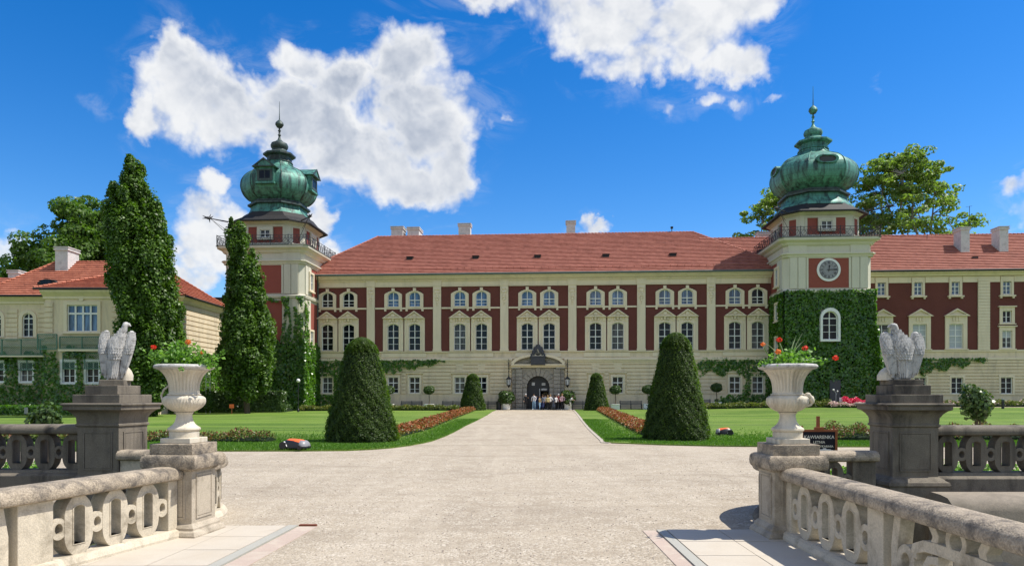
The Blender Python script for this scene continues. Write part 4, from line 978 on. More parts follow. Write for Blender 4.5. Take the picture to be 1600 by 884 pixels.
def balustrade(label, path, layout, group, dz=0, rail=True, base=BASE, name='balustrade', rmat='stone_rail', smat='stone', rz=.0):
    T = Thing(name, label, 'balustrade', (path[0][0], path[0][1], 0), 'W', group=group)
    f0, Ln = path_map(path); f = lambda s, t, z: f0(s, t, z+dz)
    i = 0
    for kind, a, b in layout:
        g = MB()
        if kind == 'links': links(g, f, a, b); T.part('openwork_panel', g, M[smat], bevel=.006)
        elif kind == 'scroll': scroll(g, f, a, b); T.part('scroll_panel', g, M[smat], bevel=.006)
        else: pier(g, f, a, b); T.part('pier', g, M[smat], bevel=.01)
    g = MB(); g.sweep(path, [(o, z+dz) for o, z in RAIL]); T.part('handrail', g, M[rmat], smooth=True)
    g = MB(); g.sweep(path, [(o, z+(dz if z > 0 else 0)) for o, z in base]); T.part('base', g, M[smat], bevel=.01)
    return T
GB = 'stone balustrades round the moat bridge'
def ln(p, q, n=2): return [(p[0]+(q[0]-p[0])*i/(n-1), p[1]+(q[1]-p[1])*i/(n-1)) for i in range(n)]
# right side of the bridge: from urn pedestal towards the camera
r0_, r1_ = (3.62, 9.02), (3.62, -4)
balustrade('near right stone balustrade running from the urn pedestal past the viewer', ln(r0_, r1_), [('pier', .0, .16), ('links', .24, 1.98), ('pier', 2.06, 2.36), ('scroll', 2.42, 4.36), ('pier', 4.42, 4.75), ('links', 4.85, 6.6), ('pier', 6.7, 7.0), ('links', 7.1, 9.1), ('pier', 9.2, 9.5), ('links', 9.6, 11.6)], GB)
l0_, l1_ = (-4.44, 9.15), (-7.9, -3.5)
balustrade('near left sunlit stone balustrade running from the urn pedestal past the viewer', ln(l0_, l1_), [('pier', .0, .16), ('links', .24, 1.72), ('pier', 1.8, 2.2), ('scroll', 2.26, 4.1), ('pier', 4.2, 4.5), ('links', 4.6, 6.6), ('pier', 6.7, 7.0), ('links', 7.1, 9.1), ('pier', 9.2, 9.5), ('links', 9.6, 11.6)], GB)
def arcp(c, rx, ry, a0, a1, n=14): return [(c[0]+rx*math.cos(R(a0+(a1-a0)*i/(n-1))), c[1]+ry*math.sin(R(a0+(a1-a0)*i/(n-1)))) for i in range(n)]
cr = [(3.72, 9.58), (3.74, 9.9)]+arcp((5.5, 10.1), 1.74, 1.85, 180, 92)+[(6.15, 11.97)]
_, Lr = path_map(cr)
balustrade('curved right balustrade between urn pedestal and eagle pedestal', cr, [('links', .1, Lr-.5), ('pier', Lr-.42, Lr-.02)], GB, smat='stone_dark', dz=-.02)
cl = [(-4.5, 9.75), (-4.54, 10.1)]+arcp((-6.25, 10.4), 1.7, 1.78, 0, 86)+[(-6.75, 12.2)]
_, Ll = path_map(cl)
balustrade('curved left balustrade between urn pedestal and eagle pedestal', cl, [('links', .1, Ll-.5), ('pier', Ll-.42, Ll-.02)], GB, dz=-.02)
# far balustrades running outwards from the eagle pedestals
def far(label, x0, x1, y, smat):
    lay = []; s = .12; Ln = abs(x1-x0)
    while s < Ln-.5:
        e = min(s+3.0, Ln-.2); lay.append(('links', s, e)); lay.append(('pier', e+.06, e+.36)); s = e+.45
    b = [(-.3, -2.6), (-.3, .03), (-.26, .06), (-.2, .07), (-.17, .12), (.17, .12), (.2, .07), (.26, .06), (.3, .03), (.3, -2.6)]
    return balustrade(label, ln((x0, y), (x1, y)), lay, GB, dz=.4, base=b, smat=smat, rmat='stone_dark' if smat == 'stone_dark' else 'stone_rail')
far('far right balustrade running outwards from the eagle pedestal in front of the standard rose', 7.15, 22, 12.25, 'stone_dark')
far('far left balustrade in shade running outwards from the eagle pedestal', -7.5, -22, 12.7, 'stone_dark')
for nm, x0, x1, y in (('right', 6.9, 22, 11.35), ('left', -22, -7.6, 11.75)):
    g = MB(); pr = [(-.32, -2.6), (-.34, .02), (-.3, .14), (-.2, .22), (0, .25), (.25, .26), (.3, .2), (.32, -2.6)] 
    g.sweep([(x1, y), (x0, y)] if nm == 'right' else [(x1, y), (x0, y)], pr if nm == 'right' else pr)
    if nm == 'left': g.v = [(p[0], p[1], p[2]-.16) for p in g.v]
    o = build('moat_coping', g, M['moatstone'], smooth=True); tag(o, f'pale rounded stone coping below the far {nm} balustrade', 'coping')

# ------------------------------------------------------------------ pedestals
def boxm(g, hx, hy, z0, z1, cx=0, cy=0): g.box(cx-hx, cx+hx, cy-hy, cy+hy, z0, z1)
def steps(g, prof):     # square lathe: (half width, z)
    g.loft([[(-r, -r*1, z), (r, -r, z), (r, r, z), (-r, r, z)] for r, z in prof])
def urn_pedestal(label, loc, rz):
    T = Thing('urn_pedestal', label, 'pedestal', loc, 'O', rz, 'pedestals carrying the stone urns')
    g = MB(); steps(g, [(.38, -2.6), (.38, .04), (.36, .08), (.33, .1), (.33, .13), (.3, .17), (.28, .18), (.28, .88)]); T.part('shaft', g, M['stone_ped'], bevel=.008)
    g = MB()
    for k in range(4):
        g.X = Matrix.Rotation(k*PI/2, 4, 'Z'); g.ring([(-.19, .24), (.19, .24), (.19, .82), (-.19, .82)], [(-.165, .265), (.165, .265), (.165, .795), (-.165, .795)], -.292, -.27); g.box(-.155, .155, -.288, -.27, .275, .785)
    T.part('raised_panel', g, M['stone_ped'])
    g = MB(); steps(g, [(.29, .86), (.31, .885), (.36, .895), (.375, .92), (.38, .97), (.375, 1.03), (.355, 1.06), (.33, 1.075)]); T.part('cap', g, M['stone_rail'], smooth=True)
    g = MB(); steps(g, [(.3, 1.072), (.3, 1.215)]); T.part('plinth_block', g, M['stone_rail'], bevel=.01)
    g = MB(); steps(g, [(.21, 1.215), (.21, 1.285)]); T.part('plinth_block', g, M['stone_white'], bevel=.008)
    return T
urn_pedestal('dark weathered pedestal under the right urn', (3.64, 9.3, 0), 0)
urn_pedestal('sunlit sandstone pedestal under the left urn', (-4.39, 9.43, 0), R(-7))
def urn(label, loc, rz, hs):
    T = Thing('garden_urn', label, 'urn', loc, 'O', rz, 'white fluted stone urns')
    z0 = 1.285
    g = MB(); prof = [(.0, 0), (.185, 0), (.187, .075), (.18, .082), (.195, .09), (.205, .11), (.2, .13), (.185, .14), (.17, .15), (.14, .175), (.115, .215), (.1, .27), (.1, .31), (.11, .325), (.125, .335), (.11, .345)]
    g.lathe([(r, z+z0) for r, z in prof], 48); T.part('foot', g, M['stone_white'], smooth=True)
    g = MB()
    def rf(r, z, a):
        t = (z-z0-.345)/.2
        if t < 0 or t > 1: return r
        m = math.sin(PI*t)**.6; w = abs(math.sin(a*7)); v = .011*(w**.6)*m + .006*math.sin(a*42+ (1 if math.sin(a*7) > 0 else -1)*t*9)*m + .008*(1-abs(math.sin(a*7)))**6*m
        return r+v*(1 if t < .93 else .3)
    pr = [(.10, .343)]+[(.115+.14*math.sin(t*PI/2)**.9, .345+.2*(t**1.2)*.75) for t in np.linspace(.05, 1, 20)]+[(.258, .51), (.255, .53), (.235, .55), (.2, .562)]
    g.lathe([(r, z+z0) for r, z in pr], 168, rf=rf); T.part('acanthus_bowl', g, M['stone_white'], smooth=2)
    g = MB()
    def ff(r, z, a):
        t = (z-z0-.585)/.33
        if t < 0 or t > 1: return r
        return r-.015*(1-abs(math.sin(a*14))**.7)*min(1, 6*t, 6*(1-t))*1.2
    pr = [(.2, .56), (.212, .568), (.212, .578), (.195, .584), (.188, .59)]+[(.188+.004*t+.115*t**3.0, .59+.31*t) for t in np.linspace(.02, 1, 24)]
    g.lathe([(r, z+z0) for r, z in pr], 224, rf=ff); T.part('fluted_body', g, M['stone_white'], smooth=2)
    g = MB(); g.lathe([(r, z+z0) for r, z in [(.30, .895), (.335, .905), (.365, .918), (.375, .935), (.372, .952), (.355, .966), (.335, .97), (.315, .965), (.305, .93), (.28, .925)]], 64, cap=False); T.part('rim', g, M['stone_eagle'], smooth=True)
    g = MB(); g.lathe([(.0, z0+.90), (.31, z0+.90), (.31, z0+.925), (0, z0+.925)], 32, cap=False); T.part('soil', g, M['soil'])
    g = MB()
    if hs > 0: g.tube([(.2, -.06, z0+.545), (.25, -.07, z0+.56), (.29, -.08, z0+.53), (.3, -.08, z0+.48), (.27, -.08, z0+.44), (.22, -.07, z0+.42)], [.02, .026, .026, .024, .02, .015], 8); g.ell((.24, -.07, z0+.57), (.04, .03, .03)); g.ell((.285, -.09, z0+.5), (.03, .03, .05))
    else: g.tube([(-.24, 0, z0+.4), (-.31, 0, z0+.47), (-.33, 0, z0+.56), (-.29, 0, z0+.64), (-.22, 0, z0+.69), (-.18, 0, z0+.7)], [.014]*6, 8)
    T.part('handle', g, M['stone_white'], smooth=True); return T
urn('white fluted stone urn with broad rim on the dark right pedestal', (3.64, 9.3, 0), 0, 1)
urn('white fluted stone urn with thin side loop on the sunlit left pedestal', (-4.39, 9.43, 0), R(-7), -1)
def planting(label, loc, spec, seed):
    rng = np.random.default_rng(seed); T = Thing('urn_planting', label, 'flowers', loc, 'O', 0)
    lv = Leaves(); st = MB()
    for (x, y, z, r, n) in spec['clumps']:
        c = np.array((x, y, z))+rng.normal(0, 1, (n, 3))*np.array((r, r*.8, r*.55)); c[:, 2] = np.maximum(c[:, 2], .02-np.maximum(0, np.hypot(c[:, 0], c[:, 1])-.36)*.8)
        lv.add(c, np.tile((0, -.3, 1.), (n, 1)), spec.get('ls', .045), .85, .1, .7)
        for _ in range(4): st.tube([(x*.5, y*.5, 0), (x*.8, y*.8, z*.6), (x+rng.normal(0, r*.5), y, z+.01)], .004, 4)
    for p in spec.get('vines', []):
        P_ = [Vector(q) for q in p]; st.tube(P_, .004, 4)
        for a, b in zip(P_, P_[1:]):
            k = 14; tt = rng.random(k)[:, None]; lv.add(np.array(a)*(1-tt)+np.array(b)*tt+rng.normal(0, .018, (k, 3)), np.tile((0, -.4, .9), (k, 1)), .04, .8, .1, .7)
    T.part('stems', st, M['potleaf']); T.leaves('foliage', lv, M['potleaf'])
    bl = MB()
    for (x, y, dx, dz, w) in spec['blades']:
        pts = []
        for t in np.linspace(0, 1, 7): pts.append((x+dx*t**1.4, y-.02*t, .02+dz*(t-.28*t*t*abs(dx)*3), w*(1-t**2*.9)))
        for a, b in zip(pts, pts[1:]): bl.add([(a[0]-a[3], a[1], a[2]), (a[0]+a[3], a[1], a[2]+a[3]*.3), (b[0]+b[3], b[1], b[2]+b[3]*.3), (b[0]-b[3], b[1], b[2])], [(0,1,2,3)])
    T.part('long_leaves', bl, M['blade'])
    for (x, y, z, r, m) in spec['flowers']:
        f = Leaves(); n = 46; v = rng.normal(0, 1, (n, 3)); v /= np.linalg.norm(v, axis=1)[:, None]; f.add(np.array((x, y, z))+v*r*np.array((1, 1, .8)), v, r*.75, .9, .05, .35)
        o = T.leaves('flower_head', f, M[m]); s_ = MB(); s_.tube([(x*.55, y*.6, .03), (x*.85, y*.9, z*.6), (x, y, z-r*.4)], .004, 4); T.part('flower_stalk', s_, M['potleaf'], o)
zt = 1.285+.93
planting('green trailing plants with scarlet geraniums and striped blades in the right urn', (3.64, 9.3, zt),
  {'clumps': [(-.22, -.05, .05, .09, 90), (-.05, -.1, .07, .1, 120), (.1, -.08, .09, .1, 110), (.22, -.05, .06, .09, 90), (-.1, .1, .1, .1, 70), (.12, .12, .12, .09, 60), (-.27, -.1, .02, .05, 50), (.0, -.25, .02, .06, 60), (.02, 0, .17, .06, 45)],
   'vines': [[(.2, -.1, .05), (.34, -.14, .07), (.44, -.15, .08)], [(-.2, -.1, .08), (-.3, -.12, .05), (-.33, -.13, .01)], [(.1, .0, .1), (.2, 0, .2), (.26, -.02, .22)], [(0, 0, .1), (.08, 0, .24)]],
   'blades': [(0, 0, .22, .42, .011), (.02, .03, .1, .44, .012), (-.05, 0, -.25, .38, .012), (-.02, -.04, .3, .3, .011), (.0, .05, -.1, .36, .01), (.03, 0, .16, .5, .009)],
   'flowers': [(.19, -.1, .25, .034, 'petal'), (.56, -.16, .12, .034, 'petal'), (-.14, -.08, .36, .033, 'petal'), (-.36, -.1, .3, .026, 'petal_o'), (-.17, -.12, .2, .036, 'petal_o')]}, 3)
planting('bushy green plants with one scarlet bloom at the side in the left urn', (-4.39, 9.43, zt),
  {'clumps': [(-.25, -.05, .08, .1, 90), (-.15, -.08, .15, .1, 120), (0, -.08, .14, .11, 150), (.14, -.06, .1, .1, 110), (.26, -.05, .06, .1, 110), (.02, .05, .26, .09, 90), (-.3, -.1, .14, .07, 50), (.33, -.08, .06, .07, 60), (-.1, 0, .3, .06, 40)],
   'vines': [[(.2, -.1, .08), (.36, -.12, .12), (.5, -.13, .17), (.58, -.14, .19)], [(.1, -.3, .02), (.15, -.37, -.05)], [(-.2, -.05, .1), (-.33, -.08, .22)]],
   'blades': [(0, 0, -.2, .52, .009), (.0, .02, -.1, .4, .011), (.02, 0, .05, .42, .011), (.03, 0, .16, .38, .011), (-.02, 0, -.14, .34, .012), (.05, 0, .22, .28, .011), (-.04, 0, -.3, .36, .008), (0, .02, .1, .36, .01)],
   'flowers': [(-.36, -.1, .27, .033, 'petal'), (.07, -.05, .34, .034, 'petal_o'), (.27, -.08, .2, .02, 'petal_o')], 'ls': .05}, 5)

# ------------------------------------------------------------------ eagle pedestals and eagles
def eagle_pedestal(label, loc, rz):
    T = Thing('eagle_pedestal', label, 'pedestal', loc, 'O', rz, 'tall pedestals carrying the stone eagles')
    k = .385
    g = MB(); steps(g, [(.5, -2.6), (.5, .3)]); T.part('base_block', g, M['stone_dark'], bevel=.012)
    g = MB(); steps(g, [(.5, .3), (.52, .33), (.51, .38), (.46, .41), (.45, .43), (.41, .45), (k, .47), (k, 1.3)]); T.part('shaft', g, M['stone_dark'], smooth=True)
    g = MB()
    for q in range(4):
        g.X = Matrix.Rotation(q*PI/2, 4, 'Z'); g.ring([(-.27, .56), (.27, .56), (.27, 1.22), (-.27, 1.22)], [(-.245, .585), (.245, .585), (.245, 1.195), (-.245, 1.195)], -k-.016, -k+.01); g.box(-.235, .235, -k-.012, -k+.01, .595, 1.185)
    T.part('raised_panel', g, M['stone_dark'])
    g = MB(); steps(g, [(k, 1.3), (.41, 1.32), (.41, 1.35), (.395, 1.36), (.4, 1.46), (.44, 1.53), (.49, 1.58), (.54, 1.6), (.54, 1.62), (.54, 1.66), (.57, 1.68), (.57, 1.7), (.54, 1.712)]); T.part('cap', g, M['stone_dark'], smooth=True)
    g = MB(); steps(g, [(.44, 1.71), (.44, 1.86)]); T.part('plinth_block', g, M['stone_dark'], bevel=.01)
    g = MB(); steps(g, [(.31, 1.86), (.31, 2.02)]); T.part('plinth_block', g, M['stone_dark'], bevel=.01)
    return T
eagle_pedestal('tall dark pedestal under the right eagle beside the cafe board', (6.83, 12.3, 0), R(0))
eagle_pedestal('tall pedestal under the left eagle, black in front and sunlit on its right', (-7.08, 12.5, 0), R(-7))
def eagle(label, loc, rz, fl, lean=0):
    """seen from behind: folded raised wings, fan tail, head turned to one side"""
    T = Thing('stone_eagle', label, 'statue', loc, 'O', rz, 'stone eagles on the moat pedestals')
    def lobe(g, secs, n=24):    # (z, cx, cy, hw, hd)
        S_ = []
        for a, b in zip(secs, secs[1:]):
            for t in (0, .5): S_.append(tuple(a[k]+(b[k]-a[k])*t for k in range(5)))
        S_.append(secs[-1])
        g.loft([[(fl*(cx+hw*math.cos(2*PI*j/n))+lean*max(0, z), cy+hd*math.sin(2*PI*j/n), z) for j in range(n)] for z, cx, cy, hw, hd in S_])
    def feather(g, x, y, z, w, l, tilt=.12, rot=0, th=.009):
        pts = [(-w*.5, 0), (-w*.5, -l*.6), (-w*.3, -l*.88), (0, -l), (w*.3, -l*.88), (w*.5, -l*.6), (w*.5, 0), (0, l*.1)]
        g.X = Matrix.Translation((fl*x+lean*z, y, z)) @ Matrix.Rotation(fl*rot+lean, 4, 'Y') @ Matrix.Rotation(-tilt, 4, 'X')
        top = [(a*.9, -th, b) for a, b in pts]; top[3] = (0, -th*1.5, -l*.96); g.loft([[(a, .02, b) for a, b in pts], top]); g.X = None
    def prof(secs, z):
        s_ = sorted(secs)
        for a, b in zip(s_, s_[1:]):
            if z <= b[0]: t = max(0, (z-a[0])/(b[0]-a[0])); return [a[k]+(b[k]-a[k])*t for k in range(5)]
        return list(s_[-1])
    def rows(g, secs, zs, w, l, span=1.15, tilt=.12):
        for r_, z in enumerate(zs):
            _, cx, cy, hw, hd = prof(secs, z); n = max(2, round(2*hw*span/(w*.8)))
            for i in range(n):
                a = ((i-(n-1)/2)+(.25 if r_ % 2 else -.25))/n*2*span
                
                if abs(a) > 1.08: continue
                x = cx+hw*math.sin(a); y = cy-hd*math.cos(a)
                feather(g, x, y+.004, z+.02, w, l, tilt, (cx-prof(secs, z-.1)[1])*2.5+random.gauss(0, .05))
    bs = [(.0, .02, .02, .15, .1), (.1, .01, 0, .14, .12), (.3, 0, -.02, .13, .13), (.48, -.005, -.03, .15, .15), (.6, -.01, -.02, .185, .15), (.7, -.02, .0, .19, .13), (.755, -.05, .0, .135, .11), (.79, -.07, 0, .095, .1), (.83, -.09, .0, .073, .085), (.9, -.115, -.005, .06, .075), (.955, -.13, -.005, .058, .072), (.985, -.135, .0, .05, .06), (1.0, -.135, 0, .025, .03)]
    g = MB(); lobe(g, bs); g.tube([(fl*-.15+lean, 0, .955), (fl*-.2+lean, 0, .955), (fl*-.235+lean, 0, .93)], [.045, .03, .008], 8)
    body = T.part('body', g, M['stone_eagle'], smooth=True)
    g = MB(); rows(g, bs, [.86-.047*k for k in range(11)], .055, .075); T.part('back_feathers', g, M['stone_eagle'], body)
    g = MB()
    for i in range(7):
        u = i-3; feather(g, u*.036+.01, -.145+abs(u)*.012, .37, .042, .37, -.05, u*.03, .014)
    T.part('tail', g, M['stone_eagle'])
    for s in (-1, 1):
        k = 1.06 if s < 0 else 1
        ws = [(.03, s*.16, -.03, .03, .03), (.12, s*.18, -.04, .055, .04), (.3, s*.215*k, -.05, .08, .055), (.45, s*.235*k, -.05, .095, .07), (.58, s*.25*k, -.04, .1, .08), (.7, s*.258*k, -.01, .093, .085), (.78, s*.254*k, .01, .078, .075), (.83, s*.248*k, .02, .055, .05), (.852, s*.244*k, .02, .025, .025)]
        g = MB(); lobe(g, ws); wing = T.part('wing', g, M['stone_eagle'], smooth=True)
        g = MB(); rows(g, ws, [.8-.045*k_ for k_ in range(8)], .05, .072)
        for i in range(5):
            u = i-2; feather(g, s*.235+u*.033, -.105-.0*abs(u), .46, .036, .4, -.12, s*.16+u*.02, .014)
        T.part('wing_feathers', g, M['stone_eagle'], wing)
    g = MB(); lobe(g, [(-.01, -.22, .1, .12, .14), (.08, -.23, .1, .11, .13), (.16, -.21, .1, .085, .1), (.22, -.18, .1, .05, .06), (.235, -.17, .1, .02, .03)]); T.part('rock', g, M['stone_white'], smooth=True)
    g = MB(); g.box(-.24, .26, -.2, .24, -.1, .0); T.part('base', g, M['stone_dark'], bevel=.01)
    return T
eagle('grey stone eagle seen from behind with spread shoulders on the right pedestal', (6.8, 12.3, 2.12), R(0), 1)
eagle('whiter stone eagle leaning to the right on the left pedestal', (-7.0, 12.5, 2.12), R(14), -1, .1)
for o in bpy.data.objects:
    if o.name == 'stone_eagle': o.scale = (1.03, 1.06, .98)
    if o.name == 'stone_eagle.001': o.scale = (.8, 1.0, 1.03); o.location.x -= .06
# ================================================================== VEGETATION
def unit(n):
    v = RNG.normal(0, 1, (n, 3)); return v/np.linalg.norm(v, axis=1)[:, None]
def clump(lv, c, r, n, size, mi=0, up=.35):
    v = unit(n); rad = RNG.uniform(.55, 1.08, (n, 1))**.6
    p = np.array(c)+v*rad*np.array(r); nr = v+np.array((0, 0, up)); lv.add(p, nr, size, .7, .15, .45, mi)
def tube_tree(g, base, top, r0, r1, wob=.1, n=7):
    b, t = Vector(base), Vector(top); pts = []
    for i in range(n+1):
        k = i/n; p = b.lerp(t, k); 
        if 0 < i: p += Vector((random.gauss(0, wob), random.gauss(0, wob), 0))*(t-b).length*.1
        pts.append(p)
    g.tube(pts, [r0+(r1-r0)*(i/n) for i in range(n+1)], 8); return pts
def columnar(name, label, x, y, prof, leaders, nper, size, mat, dense=1.0, group=None):
    """prof: (z, x_left, x_right) outline; fastigiate clumps pointing up"""
    z0 = gz(x, y); T = Thing(name, label, 'tree', (x, y, z0), 'O', 0, group); lv = Leaves()
    hgt = prof[-1][0]; g = MB(); tube_tree(g, (0, 0, -.3), ((prof[-1][1]+prof[-1][2])/2, 0, hgt*.93), .32*hgt/20, .03, .05)
    for k in range(9):
        z = hgt*(.12+.07*k); a = random.random()*6.3; r = interp([(p[0], (p[2]-p[1])/2) for p in prof], z+2)*.8; c = interp([(p[0], (p[2]+p[1])/2) for p in prof], z+2)
        tube_tree(g, (0, 0, z), (c+r*math.cos(a), r*math.sin(a), z+hgt*.13), .1, .02, .05, 4)
    T.part('trunk', g, M['bark'])
    z = prof[0][0]
    while z < hgt:
        a, b = interp([(p[0], p[1]) for p in prof], z), interp([(p[0], p[2]) for p in prof], z); r = (b-a)/2; c = (a+b)/2
        n = max(2, int(2*PI*r/1.15*dense)); off = random.random()*6
        for i in range(n):
            if random.random() < .12: continue
            t = off+2*PI*i/n+random.gauss(0, .22); cr = random.uniform(.45, 1.12)*min(1, .35+r*.25); rr = max(0, r-cr*.55)*random.uniform(.8, 1.12)*(1+.1*math.sin(3*t+z*.8+x)+.08*math.sin(5*t-z*1.5))
            clump(lv, (c+rr*math.cos(t), rr*.8*math.sin(t), z+random.gauss(0, .4)), (cr, cr, cr*1.5), int(nper*cr*1.1), size, up=.5)
        for i in range(int(n*.8)):
            t = random.random()*6.3; rr = r*random.uniform(.88, 1.12); q = random.uniform(.2, .42)
            clump(lv, (c+rr*math.cos(t), rr*.85*math.sin(t), z+random.random()), (q, q, q*random.uniform(1.5, 3.2)), int(nper*.14), size*1.05, up=.9)
        if r > 1.2: clump(lv, (c, 0, z), (r*.6, r*.5, 1.1), int(nper*.7), size*1.6)
        z += .82
    for (tx, tz, tr) in leaders:
        for k in range(5): clump(lv, (tx+random.gauss(0, .1), random.gauss(0, .2), tz-k*.55), (tr*(.35+.16*k), tr*(.35+.16*k), .55), int(nper*.55), size, up=.6)
    T.leaves('crown', lv, M[mat]); return T
def px2(px, py, d): return (px-800)/FPX*d, H+(HZ-py)/FPX*d
def outline(rows, d, x, z0):
    return [(H+(HZ-py)/FPX*d-z0, (a-800)/FPX*d-x, (b-800)/FPX*d-x) for py, a, b in rows]
D1 = 58.; X1_ = (218-800)/FPX*D1
columnar('hornbeam_tree', 'tallest dense dark columnar hornbeam in front of the garden building', X1_, D1,
  outline([(632, 200, 252), (600, 190, 272), (560, 188, 276), (520, 190, 276), (470, 185, 272), (440, 178, 266), (400, 175, 260), (360, 173, 254), (330, 175, 243), (315, 182, 233), (300, 192, 226), (280, 199, 222), (264, 202, 217)], D1, X1_, 0),
  [((206-800)/FPX*D1-X1_, 21.0, 1.1), ((217-800)/FPX*D1-X1_, 20.3, .8), ((177-800)/FPX*D1-X1_, 19.0, 1.0), ((247-800)/FPX*D1-X1_, 17.2, .9), ((192-800)/FPX*D1-X1_, 18.7, .8)], 520, .225, 'hornbeam', 1.05)
D2 = 66.; X2_ = (387-800)/FPX*D2
columnar('hornbeam_tree', 'narrower leaning columnar hornbeam in front of the left corner tower', X2_, D2,
  outline([(605, 358, 414), (580, 348, 422), (550, 348, 424), (510, 352, 418), (480, 356, 409), (450, 359, 409), (420, 360, 402), (395, 358, 394), (375, 357, 385), (360, 358, 372)], D2, X2_, 0),
  [((362-800)/FPX*D2-X2_, H+(617-350)/FPX*D2, .55)], 480, .23, 'hornbeam', 1.05)
def broad(name, label, x, y, hgt, spread, n, size, mat, trunk=.5, seed=1, barkm='bark', bough=10, per=260, low=.35, crs=(1.2, 2.2), group=None, shape=None):
    random.seed(seed); T = Thing(name, label, 'tree', (x, y, 0), 'O', 0, group); g = MB(); lv = Leaves()
    tube_tree(g, (0, 0, -.5), (random.gauss(0, .5), 0, hgt*.55), trunk, trunk*.55, .06)
    for b in range(bough):
        a = 2*PI*b/bough+random.gauss(0, .3); el = random.uniform(.35, 1.35); z0 = hgt*random.uniform(.28, .55)
        r = spread*math.cos(el)**.7*random.uniform(.8, 1.05); zt = low*hgt+ (hgt*(1-low))*math.sin(el)*random.uniform(.85, 1.02)
        end = (r*math.cos(a), r*math.sin(a), zt); pts = tube_tree(g, (0, 0, z0), end, trunk*.42, .05, .35, 6)
        for q in range(4):
            p = pts[random.randint(2, 5)]; e = p+Vector((random.gauss(0, spread*.25), random.gauss(0, spread*.25), random.uniform(.5, hgt*.16))); tube_tree(g, p, e, trunk*.16, .025, .35, 4)
            for _ in range(n): 
                cr = random.uniform(*crs); k = random.uniform(.55, 1.1); c = p.lerp(e, k)+Vector((random.gauss(0, cr*.8), random.gauss(0, cr*.8), random.gauss(0, cr*.5)))
                clump(lv, c, (cr, cr, cr*.6), per, size)
        for _ in range(n): 
            cr = random.uniform(*crs)*.9; c = Vector(end)+Vector((random.gauss(0, cr), random.gauss(0, cr), random.gauss(0, cr*.5))); clump(lv, c, (cr, cr, cr*.65), per, size)
    T.part('trunk', g, M[barkm]); T.leaves('crown', lv, M[mat]); return T
broad('linden_tree', 'rounded green tree behind the garden building left of the tallest hornbeam', (132-800)/FPX*88, 88, 27.5, 6.0, 3, .42, 'linden', .5, 4, bough=13, per=300, low=.45, crs=(1.1, 2.0))
broad('linden_tree', 'low tree top showing over the orange roof beside the big chimney', (72-800)/FPX*92, 92, 20.2, 3.6, 3, .4, 'linden', .35, 9, bough=8, per=200, low=.6, crs=(.8, 1.3))
broad('linden_tree', 'small tree top over the orange roof near the small chimney, leftmost of all', (38-800)/FPX*92, 92, 18.6, 3.4, 3, .4, 'linden', .35, 12, bough=8, per=200, low=.6, crs=(.8, 1.3))
def airy(name, label, x, y, prof, n, size, mat, seed, trunk, per=150, fork=.3):
    """open crown: limbs reach leaf sprays scattered through the outline's volume"""
    random.seed(seed); T = Thing(name, label, 'tree', (x, y, 0), 'O', 0, None); g = MB(); lv = Leaves(); hgt = prof[-1][0]; z0 = prof[0][0]
    fk = hgt*fork; tube_tree(g, (0, 0, -.5), (.3, 0, fk), trunk, trunk*.8, .04); nodes = []
    for k in range(9):
        z = z0+(hgt-z0)*(.25+.08*k); a, b = interp([(p[0], p[1]) for p in prof], z), interp([(p[0], p[2]) for p in prof], z)
        t = k*2.4; c, r = (a+b)/2, (b-a)/2; nodes += tube_tree(g, (.3, 0, fk-random.random()*2), (c+r*.6*math.cos(t), r*.55*math.sin(t), z-1.5), trunk*.42, .07, .3, 7)[2:]
    for k in range(n):
        z = z0+(hgt-z0)*random.random()**.85; a, b = interp([(p[0], p[1]) for p in prof], z), interp([(p[0], p[2]) for p in prof], z); c, r = (a+b)/2, (b-a)/2
        t = random.random()*6.3; q = r*random.uniform(.35, 1)**.6*.93; p = Vector((c+q*math.cos(t), q*.8*math.sin(t), z)); nd = min(nodes, key=lambda v: (v-p).length)
        tube_tree(g, nd, p, .07, .02, .3, 4)
        for _ in range(2):
            cr = random.uniform(.6, 1.25); clump(lv, p+Vector((random.gauss(0, .9), random.gauss(0, .9), random.gauss(0, .4))), (cr, cr, cr*.55), per, size)
    T.part('trunk', g, M['palebark']); T.leaves('crown', lv, M[mat]); return T
dP = 105.; xP = (1410-800)/FPX*dP
airy('plane_tree', 'large airy plane tree with pale limbs rising behind the right wing roof', xP, dP, outline([(385, 1325, 1520), (365, 1318, 1528), (345, 1322, 1540), (330, 1328, 1520), (310, 1335, 1492), (290, 1340, 1478), (270, 1350, 1466), (252, 1362, 1448), (243, 1372, 1420)], dP, xP, 0), 150, .42, 'plane', 21, .9, 72)
dQ = 108.; xQ = (1205-800)/FPX*dQ
airy('plane_tree', 'airy tree showing just left of the clock tower above the roof', xQ, dQ, outline([(385, 1150, 1260), (360, 1148, 1262), (345, 1152, 1262), (325, 1180, 1262), (308, 1192, 1255), (300, 1200, 1240)], dQ, xQ, 0), 50, .42, 'plane', 33, .6, 80)
random.seed(99)
